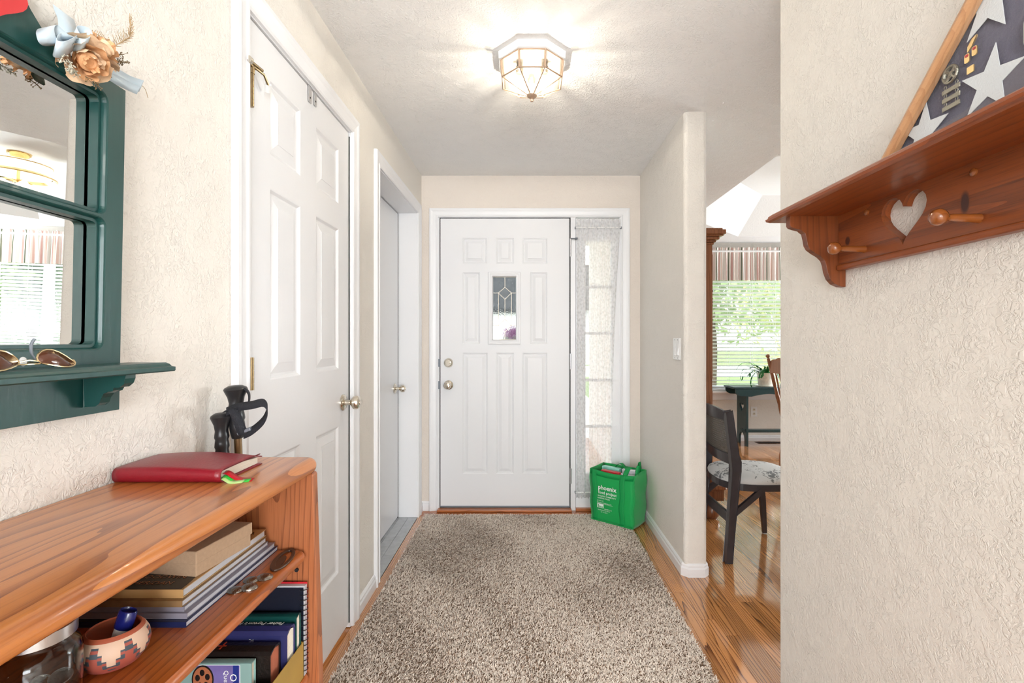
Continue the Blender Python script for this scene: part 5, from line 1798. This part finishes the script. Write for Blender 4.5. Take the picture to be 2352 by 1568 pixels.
def stripe_mat():
    m, nt, p = new_mat('striped_fabric')
    N, L = nt.nodes, nt.links
    a = N.new('ShaderNodeAttribute'); a.attribute_name = 'cloth_u'
    fr = N.new('ShaderNodeMath'); fr.operation = 'FRACT'
    L.new(a.outputs['Fac'], fr.inputs[0])
    r = N.new('ShaderNodeValToRGB'); r.color_ramp.interpolation = 'CONSTANT'
    e = r.color_ramp.elements
    cream, pink, green = (.80, .75, .70, 1), (.68, .42, .38, 1), (.16, .19, .13, 1)
    e[0].position = 0; e[0].color = cream
    e[1].position = .12; e[1].color = pink
    for (q, cc) in ((.17, cream), (.24, pink), (.27, cream), (.36, green), (.42, cream), (.46, (.45, .45, .36, 1)), (.48, cream), (.60, pink), (.70, cream), (.78, (.72, .55, .48, 1)), (.86, cream)):
        x_ = e.new(q); x_.color = cc
    L.new(fr.outputs[0], r.inputs[0]); L.new(r.outputs[0], p.inputs['Base Color'])
    p.inputs['Roughness'].default_value = .8
    return m


def valance():
    b = MB()
    n = 900
    xa, xb = WX0 - .01, WX1 + .01
    vr = random.Random(9)
    ph = [vr.uniform(0, 6.28) for _ in range(4)]
    rows = [(2.295, 1), (2.285, .6), (2.262, .35), (2.235, .25), (2.225, .35), (2.15, .75), (2.0, 1.0), (1.925, 1.1), (1.905, 1.1)]
    V = []
    for (z, amp) in rows:
        for i in range(n + 1):
            x = xa + (xb - xa) * i / n
            y = DFY - .055 - amp * (.016 * math.sin(x * 118 + 1.3 * math.sin(x * 17 + ph[0])) + .008 * math.sin(x * 61 + ph[1]))
            V.append((x, y, z + .004 * math.sin(x * 55 + ph[2]) * (1 if z > 2.28 else .4)))
    F = [(j * (n + 1) + i, j * (n + 1) + i + 1, (j + 1) * (n + 1) + i + 1, (j + 1) * (n + 1) + i) for j in range(len(rows) - 1) for i in range(n)]
    b.add(V, F, True)
    o = b.build('valance_cloth', stripe_mat(), va, sharp=80)
    at = o.data.attributes.new('cloth_u', 'FLOAT', 'POINT')
    at.data.foreach_set('value', np.tile(np.arange(n + 1) / n * 19.0, len(rows)).astype(np.float32))


valance()
MB().tube([(WX0 - .03, DFY - .055, 2.25), (WX1 + .03, DFY - .055, 2.25)], .012, 10).build('valance_rod', M_WHITE, va)
for x in (WX0 - .025, WX1 + .025):
    MB().box(x - .008, x + .008, DFY - .055, DFY, 2.24, 2.26).build('rod_bracket', M_WHITE, va)

# hutch behind the partition
hu = thing('hutch', (1.1, 3.8, 0), 'tall brown wooden hutch with crown moulding and carved feet behind the partition', 'cabinet')
HX0, HX1, HY0, HY1 = .945, 1.243, 3.25, 4.35
MB().box(HX0, HX1, HY0, HY1, .235, 1.84).build('body', M_HUTCH, hu, bevel=.003)
for i, (o_, za, zb) in enumerate(((.008, 1.835, 1.85), (.018, 1.85, 1.865), (.035, 1.865, 1.885), (.055, 1.885, 1.895), (.066, 1.895, 1.925), (.05, 1.925, 1.937))):
    MB().box(HX0, HX1 + o_, HY0 - o_, HY1 + o_, za, zb).build('crown_moulding', M_HUTCH, hu, bevel=.004)
MB().box(HX0, HX1 + .075, HY0 - .012, HY1 + .012, .13, .235).build('base', M_HUTCH, hu, bevel=.006)
MB().box(HX0, HX1 + .088, HY0 - .022, HY1 + .022, .205, .24).build('base_moulding', M_HUTCH, hu, bevel=.01, seg=3)
MB().box(HX0 + .05, HX1 + .05, HY0 - .016, HY0 - .011, .145, .195).build('base_panel', M_HUTCH, hu, bevel=.002)
for y in (HY0 + .05, HY1 - .05):
    for x in (HX1 + .015, HX0 + .06):
        MB().lathe([(0, 0), (.030, 0), (.046, .02), (.050, .05), (.044, .08), (.030, .098), (.026, .112), (.036, .13)], (x, y, 0), (0, 0, 1), 20).build('foot', M_HUTCH, hu)
for (za, zb) in ((.30, .86), (.94, 1.78)):
    for (ya2, yb2) in ((3.29, 3.78), (3.82, 4.31)):
        d_ = MB().box(HX1, HX1 + .018, ya2, yb2, za, zb).build('cabinet_door', M_HUTCH, hu, bevel=.004)
        MB().lathe([(0, .0), (.006, 0), (.005, .012), (.012, .018), (.010, .026), (0, .028)], (HX1 + .018, (yb2 - .03) if ya2 < 3.5 else (ya2 + .03), (za + zb) / 2), (1, 0, 0), 14).build('knob', M_BRASSB, d_)
MB().box(HX0 + .04, HX1 - .03, HY0 - .004, HY0 + .001, .32, .84).build('side_panel', M_HUTCH, hu, bevel=.003)
MB().box(HX0 + .04, HX1 - .03, HY0 - .004, HY0 + .001, .92, 1.77).build('side_panel', M_HUTCH, hu, bevel=.003)

# cane-back chair
ch = thing('cane_back_chair', (1.28, 2.83, 0), 'dark wooden chair with woven cane back and pale patterned round seat', 'chair')
CY0, CY1 = 2.628, 3.030


def strip(cl_, w0):
    """2D outline around a centre line"""
    L_, R_ = [], []
    for i, (a, z) in enumerate(cl_):
        p = Vector(cl_[max(i - 1, 0)]); q = Vector(cl_[min(i + 1, len(cl_) - 1)])
        d_ = (q - p).normalized(); n_ = Vector((-d_.y, d_.x))
        ww = w0[i] if isinstance(w0, (list, tuple)) else w0
        L_.append((a + n_.x * ww / 2, z + n_.y * ww / 2)); R_.append((a - n_.x * ww / 2, z - n_.y * ww / 2))
    return L_ + R_[::-1]


post = [(1.088, .004), (1.100, .15), (1.112, .30), (1.122, .42), (1.129, .50), (1.128, .545), (1.120, .585), (1.108, .67), (1.094, .78), (1.088, .815)]
pwid = [.034, .038, .042, .046, .050, .054, .046, .042, .040, .034]
for y in (CY0 - .014, CY1 - .014):
    MB().plate(strip(post, pwid), .028, (0, y, 0), (1, 0, 0), (0, 0, 1), N=(0, 1, 0)).build('rear_leg', M_DARKCHAIR, ch, bevel=.006, seg=3)


def backx(z):
    for i in range(len(post) - 1):
        if post[i][1] <= z <= post[i + 1][1]:
            f = (z - post[i][1]) / (post[i + 1][1] - post[i][1])
            return post[i][0] + f * (post[i + 1][0] - post[i][0])
    return post[-1][0]


def rail(z0, z1, arch, name):
    secs = []
    for i in range(13):
        t_ = i / 12; y = CY0 + .012 + (CY1 - CY0 - .024) * t_
        bow = -.022 * math.sin(math.pi * t_)
        up = arch * math.sin(math.pi * t_)
        secs.append([(backx(z0) - .010 + bow, y, z0), (backx(z0) + .010 + bow, y, z0), (backx(z1) + .010 + bow, y, z1 + up), (backx(z1) - .010 + bow, y, z1 + up)])
    MB().loft(secs, smooth=False).build(name, M_DARKCHAIR, ch, bevel=.003)


rail(.762, .812, .018, 'top_rail')
rail(.520, .578, .0, 'back_rail')
b = MB()
M_CANE = mat('dark_cane', (.10, .085, .07), .5)


def canept(y, z):
    t_ = (y - CY0) / (CY1 - CY0)
    return Vector((backx(z) - .022 * math.sin(math.pi * t_), y, z))


za, zb, ya2, yb2 = .577, .765, CY0 + .012, CY1 - .012
step = .0125
y = ya2
while y < yb2:
    for dd in (-.0016, .0016):
        b.tube([canept(y + dd, za), canept(y + dd, (za + zb) / 2), canept(y + dd, zb)], .0009, 4, cap=False)
    y += step
z = za
while z < zb:
    for dd in (-.0016, .0016):
        b.tube([canept(ya2 + (yb2 - ya2) * k / 6, z + dd) for k in range(7)], .0009, 4, cap=False)
    z += step
for s_ in (1, -1):
    c_ = -0.5
    k = -40
    while k < 60:
        pts = []
        for q in range(9):
            zz = za + (zb - za) * q / 8
            yy2 = ya2 + k * step + s_ * (zz - za) + (0 if s_ > 0 else 0)
            if ya2 <= yy2 <= yb2:
                pts.append(canept(yy2, zz))
        if len(pts) > 1:
            b.tube(pts, .0012, 4, cap=False)
        k += 1
cane = b.build('cane_weave', M_CANE, ch); cane['kind'] = 'stuff'


def sup(a, b_, e_, n=40):
    out_ = []
    for i in range(n):
        t_ = 2 * math.pi * i / n
        c_, s2 = math.cos(t_), math.sin(t_)
        out_.append((a * abs(c_) ** (2 / e_) * (1 if c_ > 0 else -1), b_ * abs(s2) ** (2 / e_) * (1 if s2 > 0 else -1)))
    return out_


SX, SY = 1.300, 2.83
b = MB().plate([(SX + a, SY + c_) for a, c_ in sup(.222, .208, 2.7)], .036, (0, 0, .384), (1, 0, 0), (0, 1, 0)); b.build('seat_frame', M_DARKCHAIR, ch, bevel=.006, seg=3)


def print_mat():
    m, nt, p = new_mat('seat_print')
    N, L = nt.nodes, nt.links
    tcn = N.new('ShaderNodeTexCoord')
    n = N.new('ShaderNodeTexNoise'); n.inputs['Scale'].default_value = 26; n.inputs['Detail'].default_value = 5; n.inputs['Distortion'].default_value = 2
    L.new(tcn.outputs['Object'], n.inputs['Vector'])
    n2 = N.new('ShaderNodeTexNoise'); n2.inputs['Scale'].default_value = 7
    L.new(tcn.outputs['Object'], n2.inputs['Vector'])
    mu = N.new('ShaderNodeMath'); mu.operation = 'MULTIPLY'
    L.new(n.outputs['Fac'], mu.inputs[0]); L.new(n2.outputs['Fac'], mu.inputs[1])
    r = N.new('ShaderNodeValToRGB')
    e = r.color_ramp.elements
    e[0].position = .31; e[0].color = (.72, .73, .73, 1)
    e[1].position = .37; e[1].color = (.20, .21, .22, 1)
    L.new(mu.outputs[0], r.inputs[0]); L.new(r.outputs[0], p.inputs['Base Color'])
    p.inputs['Roughness'].default_value = .8
    return m


secs = []
for (k, z) in ((.985, .4205), (1.0, .432), (.97, .448), (.88, .460), (.65, .468), (.3, .471)):
    secs.append([(SX + a * k, SY + c_ * k, z) for a, c_ in sup(.222, .208, 2.7)])
MB().loft(secs, smooth=True).build('seat_cushion', print_mat(), ch, sharp=70)
for y in (CY0, CY1):
    MB().loft([[(1.455 + dx, y + dy, .388) for dx, dy in ((-.018, -.014), (.018, -.014), (.018, .014), (-.018, .014))], [(1.470 + dx, y + dy, .2) for dx, dy in ((-.017, -.013), (.017, -.013), (.017, .013), (-.017, .013))],
               [(1.482 + dx, y + dy, .004) for dx, dy in ((-.013, -.011), (.013, -.011), (.013, .011), (-.013, .011))]]).build('front_leg', M_DARKCHAIR, ch, bevel=.003)
    MB().plate(strip([(1.118, .262), (1.27, .390)], .026), .018, (0, y - .009, 0), (1, 0, 0), (0, 0, 1), N=(0, 1, 0)).build('brace', M_DARKCHAIR, ch, bevel=.002)
MB().box(1.098, 1.116, CY0 + .010, CY1 - .010, .205, .262).build('stretcher', M_DARKCHAIR, ch, bevel=.004)
for (x, y) in ((1.088, CY0), (1.088, CY1), (1.482, CY0), (1.482, CY1)):
    MB().tube([(x, y, 0), (x, y, .0045)], .011, 12).build('foot_glide', M_WHITE, ch)

# green console bench beneath the window
cb = thing('console_bench', (3.2, 5.6, 0), 'dark green wooden bench with heart cut-outs under the dining window', 'bench')
GY0, GY1, GT = 5.495, 5.765, .672
MB().box(2.34, 4.06, GY0 - .01, GY1 + .01, GT - .022, GT).build('top', M_GREEN2, cb, bevel=.005)
for x in (2.49, 3.89):
    archp = [(GY0 + .01, 0), (GY0 + .065, 0)] + [(GY0 + .135 - .07 * math.cos(math.pi * k / 10), .06 + .085 * math.sin(math.pi * k / 10)) for k in range(11)] + [(GY1 - .065, 0), (GY1 - .01, 0), (GY1 - .01, GT - .023), (GY0 + .01, GT - .023)]
    MB().plate(archp, .022, (x, 0, 0), (0, 1, 0), (0, 0, 1), N=(1, 0, 0), holes=[heart((GY0 + GY1) / 2, .43, .11, .10)[::-1]]).build('end_panel', M_GREEN2, cb, bevel=.002)
ap = [(2.36, GT - .023), (2.36, GT - .06), (2.375, GT - .085), (2.41, GT - .10), (2.52, GT - .108)]
for k in range(13):
    t_ = k / 12
    ap.append((2.54 + .40 * t_, GT - .108 + .030 * math.sin(math.pi * t_)))
for k in range(13):
    t_ = k / 12
    ap.append((2.96 + .48 * t_, GT - .108 - .008 * math.sin(math.pi * t_)))
for k in range(13):
    t_ = k / 12
    ap.append((3.46 + .40 * t_, GT - .108 + .030 * math.sin(math.pi * t_)))
ap += [(3.99, GT - .10), (4.025, GT - .085), (4.04, GT - .06), (4.04, GT - .023)]
MB().plate(ap, .018, (0, GY0 + .011, 0), (1, 0, 0), (0, 0, 1), N=(0, -1, 0), holes=[heart(2.985, GT - .067, .085, .062)[::-1]]).build('apron', M_GREEN2, cb, bevel=.002)
MB().plate(ap, .018, (0, GY1 + .008, 0), (1, 0, 0), (0, 0, 1), N=(0, -1, 0)).build('apron', M_GREEN2, cb, bevel=.002)
MB().box(2.45, 3.95, 5.52, 5.60, .155, .185).build('stretcher', M_GREEN2, cb, bevel=.003)
for (z, y) in ((.185, 5.53), (.185, 5.60), (.60, 5.50), (.625, 5.50)):
    MB().tube([(2.488, y, z), (2.491, y, z)], .006, 8).build('plug', M_DARK, cb)

# potted cactus on the bench
pt = thing('potted_plant', (2.75, 5.60, GT), 'trailing green cactus plant in a white flowered pot on the green bench', 'plant')
M_POT = mat('glazed_pot', (.80, .78, .70), .15, vary=.35, vscale=40)
MB().lathe([(0, .0), (.070, 0), (.078, .01), (.092, .13), (.096, .15), (.088, .15), (.080, .12), (0, .118)], (2.75, 5.60, GT + .006), (0, 0, 1), 28).build('pot', M_POT, pt)
MB().lathe([(0, 0), (.10, 0), (.105, .01), (.098, .012), (0, .006)], (2.75, 5.60, GT), (0, 0, 1), 28).build('saucer', M_POT, pt)
MB().lathe([(.080, .0), (.04, .008), (0, .01)], (2.75, 5.60, GT + .126), (0, 0, 1), 20).build('soil', mat('soil', (.04, .028, .02), .9), pt)
M_LEAF = mat('cactus_green', (.02, .16, .035), .35, vary=.4, vscale=40)
lr = random.Random(21)
for s_ in range(40):
    a = lr.uniform(0, 6.28) if s_ > 12 else lr.uniform(2.2, 4.4)
    b = MB()
    p = Vector((2.75 + .03 * math.cos(a), 5.60 + .03 * math.sin(a), GT + .13))
    el = lr.uniform(.5, 1.3); ln = lr.uniform(.044, .062)
    for k in range(lr.randint(4, 7)):
        d_ = Vector((math.cos(a) * math.cos(el), math.sin(a) * math.cos(el), math.sin(el)))
        sd = Vector((-math.sin(a), math.cos(a), .2)).normalized()
        up = d_.cross(sd)
        q = p + d_ * ln
        hw = .012
        prof = [(0, .15), (.25, .8), (.5, .75), (.75, 1), (1, .25)]
        L_ = [p + d_ * ln * f + sd * hw * g for f, g in prof]; R_ = [p + d_ * ln * f - sd * hw * g for f, g in prof]; C_ = [p + d_ * ln * f + up * .003 for f, g in prof]
        n_ = len(prof)
        b.add(L_ + C_ + R_, [(i, i + 1, n_ + i + 1, n_ + i) for i in range(n_ - 1)] + [(n_ + i, n_ + i + 1, 2 * n_ + i + 1, 2 * n_ + i) for i in range(n_ - 1)], True)
        p = q
        el -= lr.uniform(.25, .55); a += lr.uniform(-.4, .4)
        if p.y > 5.73 or p.z < GT + .03 and (Vector((p.x - 2.75, p.y - 5.60)).length < .4):
            break
    b.build('cactus_stem', M_LEAF, pt)
MB().lathe([(0, -.012), (.010, -.006), (.014, .004), (.006, .014), (0, .016)], (2.83, 5.56, GT + .20), (.4, -.5, .6), 8).build('red_blossom', mat('red_flower', (.5, .02, .05), .5), pt)

# wooden spindle chair at the right edge
sc_ = thing('spindle_chair', (2.5, 4.2, 0), 'brown turned-spindle dining chair seen edge-on before the green bench', 'chair')
CYa, CYb = 4.12, 4.52
DXC = .15


def turned(p0, p1, rs, name, n=12):
    p0, p1 = Vector(p0), Vector(p1)
    k = len(rs)
    MB().tube([p0.lerp(p1, i / (k - 1)) for i in range(k)], rs, n).build(name, M_SPINDLE, sc_)


for y in (CYa, CYb):
    turned((DXC + 2.235, y, .46), (DXC + 2.098, y, 1.03), [.016, .018, .014, .018, .014, .017, .016, .016, .016], 'back_post')
    MB().lathe([(.012, 0), (.009, .008), (.016, .016), (.020, .026), (.017, .036), (.008, .043), (0, .044)], (DXC + 2.098, y, 1.028), (-.2, 0, 1), 14).build('finial', M_SPINDLE, sc_)
    turned((DXC + 2.255, y, .43), (DXC + 2.205, y, 0), [.02, .022, .016, .021, .018, .022, .015, .012], 'leg')
    turned((DXC + 2.60, y, .43), (DXC + 2.64, y, 0), [.02, .022, .016, .021, .018, .022, .015, .012], 'leg')
crest = [(CYa + .012, .90)] + [(CYa + .012 + (CYb - CYa - .024) * k / 16, 1.005 + .03 * math.sin(math.pi * k / 16) + .006 * abs(math.sin(k * math.pi / 4))) for k in range(17)] + [(CYb - .012, .90)]
MB().plate(crest, .018, (DXC + 2.118 + .009, 0, 0), (0, 1, 0), (-.0, 0, 1), N=(-1, 0, 0)).build('crest_rail', M_SPINDLE, sc_, bevel=.003)
for k in range(5):
    y = CYa + .07 + .065 * k
    turned((DXC + 2.225, y, .465), (DXC + 2.128, y, .91), [.007, .009, .007, .010, .007, .009, .007], 'spindle', 10)
MB().plate([(DXC + 2.42 + a, (CYa + CYb) / 2 + c_) for a, c_ in sup(.225, .22, 3.2)], .035, (0, 0, .43), (1, 0, 0), (0, 1, 0)).build('seat', M_SPINDLE, sc_, bevel=.01, seg=3)
for y in (CYa, CYb):
    turned((DXC + 2.232, y, .2), (DXC + 2.62, y, .2), [.008, .012, .010, .014, .010, .012, .008], 'stretcher', 10)

# outlet and floor register
ol_ = thing('wall_outlet', (2.72, DFY, .345), 'white double wall outlet beneath the dining window', 'outlet')
MB().box(2.683, 2.757, DFY - .006, DFY, .290, .405).build('plate', M_WHITE, ol_, bevel=.003)
for z in (.322, .372):
    r_ = MB().plate(rrect(2.704, 2.736, z - .016, z + .016, .010, 5), .002, (0, DFY - .006, 0), (1, 0, 0), (0, 0, 1), N=(0, -1, 0)).build('socket', mat('ivory_plastic', (.75, .70, .58), .4), ol_)
    MB().box(2.712, 2.715, DFY - .0085, DFY - .0075, z - .002, z + .008).box(2.725, 2.728, DFY - .0085, DFY - .0075, z - .002, z + .008).build('slots', M_DARK, r_)
fv = thing('floor_register', (2.95, 5.62, 0), 'brown metal floor vent set in the oak floor under the bench', 'vent')
M_VENT = mat('brown_vent', (.07, .03, .015), .45, .3)
MB().box(2.70, 3.05, 5.66, 5.76, .0003, .003).build('vent_frame', M_VENT, fv, bevel=.001)
for k in range(16):
    MB().box(2.715 + k * .0205, 2.728 + k * .0205, 5.675, 5.745, .003, .0045).build('louvre', M_DARK, fv)

# dining room chandelier seen in the mirror
dl = thing('dining_ceiling_lamp', (3.2, 4.42, H + .38), 'brass ceiling lamp with frosted glass drum over the dining room, seen in the mirror', 'lamp')
LZ = H + .38
MB().lathe([(0, 0), (.085, 0), (.080, -.02), (.05, -.045), (.03, -.055), (.028, -.09), (0, -.09)], (3.2, 4.42, LZ), (0, 0, 1), 28).build('canopy', M_BRASSB, dl)
M_FROST = mat('frosted_glass', (.9, .88, .82), .5, trans=.3, emis=(1, .92, .80), estr=.6)
MB().lathe([(.03, -.075), (.19, -.085), (.225, -.10), (.225, -.19), (.215, -.20)], (3.2, 4.42, LZ), (0, 0, 1), 36).build('glass_drum', M_FROST, dl)
MB().lathe([(.226, -.098), (.230, -.098), (.230, -.106), (.226, -.106)], (3.2, 4.42, LZ), (0, 0, 1), 36).lathe([(.226, -.184), (.262, -.205), (.262, -.215), (.226, -.195)], (3.2, 4.42, LZ), (0, 0, 1), 36).build('brass_band', M_BRASSB, dl)
MB().tube([(3.2, 4.42, LZ - .09), (3.2, 4.42, LZ - .30)], .012, 10).build('stem', M_BRASSB, dl)
M_BULBD = mat('bulb_dining', (1, 1, 1), .4, emis=(1.0, .88, .70), estr=26)
for k in range(4):
    a = k * math.pi / 2 + .4
    o_ = MB().tube(smooth_path([(3.2, 4.42, LZ - .27), (3.2 + .06 * math.cos(a), 4.42 + .06 * math.sin(a), LZ - .25), (3.2 + .12 * math.cos(a), 4.42 + .12 * math.sin(a), LZ - .27)], 10), .006, 8).build('arm', M_BRASSB, dl)
    MB().lathe([(.014, 0), (.03, -.02), (.052, -.05), (.060, -.075)], (3.2 + .12 * math.cos(a), 4.42 + .12 * math.sin(a), LZ - .262), (math.cos(a) * .5, math.sin(a) * .5, 1), 20).build('tulip_shade', M_FROST, o_)
    MB().lathe([(.0, 0), (.018, -.01), (.024, -.03), (.014, -.05), (0, -.054)], (3.2 + .125 * math.cos(a), 4.42 + .125 * math.sin(a), LZ - .275), (0, 0, 1), 10).build('bulb', M_BULBD, o_)

# unseen ceiling lamp added behind the camera as extra fill
ll = thing('living_fill_lamp', (0, -2.4, H), 'added unseen fill lamp, round and white, on the ceiling of the room behind', 'lamp')
MB().lathe([(0, 0), (.22, 0), (.22, -.02), (.0, -.02)], (0, -2.4, H), (0, 0, 1), 32).build('base_plate', M_WHITE, ll)
MB().lathe([(.20, -.02), (.195, -.05), (.15, -.08), (.08, -.095), (0, -.10)], (0, -2.4, H), (0, 0, 1), 32).build('diffuser', mat('opal_diffuser', (.9, .9, .9), .5, emis=(1, .93, .83), estr=20), ll)

# ------------------------------------------------------------------ outside
M_LAWN = mat('lawn', (.16, .26, .07), .9, bump=.6, bscale=30, vary=.4, vscale=2)
M_CONC = mat('concrete', (.62, .60, .57), .9, bump=.2, bscale=20)
struct(MB().box(-40, 60, 5.99, 70, -.34, -.30).build('ground_lawn', M_LAWN, org=Z3))
struct(MB().box(-6, XR - .04, YF + .15, 6.0, -.34, -.10).build('ground_porch', M_CONC, org=Z3))
struct(MB().box(-6, 1.6, 6.0, 20, -.30, -.28).build('ground_drive', M_CONC, org=Z3))
struct(MB().box(-40, 60, 20, 28, -.30, -.285).build('ground_road', M_CONC, org=Z3))
nh = thing('neighbour_house', (-6, 30, -.3), 'white walled house with dark grey roof across the road', 'house')
MB().box(-14, 4, 30, 38, -.3, 3.1).build('house_wall', mat('house_siding', (.85, .85, .84), .7), nh)
MB().loft([[(-14.6, 29.3, 3.0), (4.6, 29.3, 3.0), (4.6, 29.3, 3.25), (-14.6, 29.3, 3.25)], [(-14.6, 34, 6.2), (4.6, 34, 6.2), (4.6, 34, 6.45), (-14.6, 34, 6.45)]]).build('roof', mat('roof_shingle', (.012, .014, .015), .8, bump=.4, bscale=3), nh)
for x in (-9.5, 1.0):
    f_ = MB().box(x, x + 1.8, 29.95, 30.0, .9, 2.3).build('house_window', M_TRIM, nh)
    MB().box(x + .1, x + 1.7, 29.93, 29.96, 1.0, 2.2).build('pane', mat('dark_pane', (.08, .1, .12), .05), f_)


def foliage(name, C, R_, n_, leaf, m, label, trunk=True, group=None, seed=1, squash=1.0):
    r2 = np.random.default_rng(seed)
    C = Vector(C)
    t_ = thing(name, (C.x, C.y, -.3), label, 'tree' if trunk else 'shrub', group)
    # clumps
    nc = 14
    cc = r2.normal(0, 1, (nc, 3)); cc /= np.linalg.norm(cc, axis=1)[:, None]; cc *= r2.uniform(.3, .75, (nc, 1)) * R_
    cc[:, 2] *= squash
    V = np.zeros((n_, 4, 3))
    idx = r2.integers(0, nc, n_)
    d_ = r2.normal(0, 1, (n_, 3)); d_ /= np.linalg.norm(d_, axis=1)[:, None]
    pos = cc[idx] + d_ * (r2.uniform(.2, .5, (n_, 1)) * R_)
    a = r2.normal(0, 1, (n_, 3)); a /= np.linalg.norm(a, axis=1)[:, None]
    b_ = np.cross(a, r2.normal(0, 1, (n_, 3))); b_ /= np.linalg.norm(b_, axis=1)[:, None]
    s_ = leaf * r2.uniform(.6, 1.3, (n_, 1))
    V[:, 0] = pos - a * s_; V[:, 1] = pos + b_ * s_ * .45; V[:, 2] = pos + a * s_; V[:, 3] = pos - b_ * s_ * .45
    V = V.reshape(-1, 3) + np.array(C)
    q = MB(); q.v = [tuple(p) for p in V]; q.f = [(4 * i, 4 * i + 1, 4 * i + 2, 4 * i + 3) for i in range(n_)]; q.sm = [False] * n_
    o_ = q.build('leaves', m, t_); o_['kind'] = 'stuff'
    if trunk:
        MB().tube([(C.x, C.y, -.3), (C.x + .05, C.y, C.z * .4), (C.x, C.y, C.z)], [.13, .11, .05], 10).build('trunk', mat('bark', (.12, .085, .06), .9, bump=.5, bscale=20), t_)


def leafmat(name, c1, tr):
    m = bpy.data.materials.new(name); m.use_nodes = True
    nt = m.node_tree; N, L = nt.nodes, nt.links
    N.remove(N['Principled BSDF'])
    d_ = N.new('ShaderNodeBsdfDiffuse'); d_.inputs[0].default_value = (*c1, 1)
    t_ = N.new('ShaderNodeBsdfTranslucent'); t_.inputs[0].default_value = (*tr, 1)
    mx = N.new('ShaderNodeMixShader'); mx.inputs[0].default_value = .4
    L.new(d_.outputs[0], mx.inputs[1]); L.new(t_.outputs[0], mx.inputs[2]); L.new(mx.outputs[0], N['Material Output'].inputs[0])
    return m


LM1 = leafmat('leaf_mid', (.30, .38, .20), (.52, .60, .34))
LM2 = leafmat('leaf_yellow', (.58, .60, .34), (.78, .78, .48))
LM3 = leafmat('leaf_dark', (.14, .21, .13), (.26, .36, .22))
LM4 = leafmat('leaf_purple', (.16, .07, .14), (.2, .08, .16))
foliage('garden_tree', (4.0, 10.6, 2.6), 1.7, 3600, .10, LM1, 'mid green leafy tree outside the dining window on its left half', seed=2)
foliage('garden_tree', (7.3, 13.2, 2.6), 2.0, 3600, .10, LM2, 'yellow green tree outside the dining window on its right half', seed=3)
foliage('garden_tree', (10.6, 9.9, 2.5), 1.9, 5000, .11, LM1, 'tall green tree seen through the blind in the mirror', seed=4)
foliage('garden_tree', (14.2, 15.5, 2.8), 2.4, 5000, .12, LM3, 'dark green tree farthest right beyond the dining window', seed=5)
foliage('garden_shrub', (5.4, 9.3, .45), .9, 2200, .07, LM2, 'low yellow shrub on the lawn below the dining window', False, seed=6)
foliage('garden_shrub', (8.0, 9.5, .5), .95, 2200, .07, LM3, 'low dark green shrub on the lawn by the dining window', False, seed=7)
foliage('garden_shrub', (-.9, 19.0, .45), 1.0, 2500, .09, LM3, 'round green shrub beside the drive before the white house', False, seed=8)
foliage('garden_shrub', (-.6, 27.6, .95), 1.3, 2500, .12, LM4, 'purple leaved shrub against the white house wall', False, seed=9)
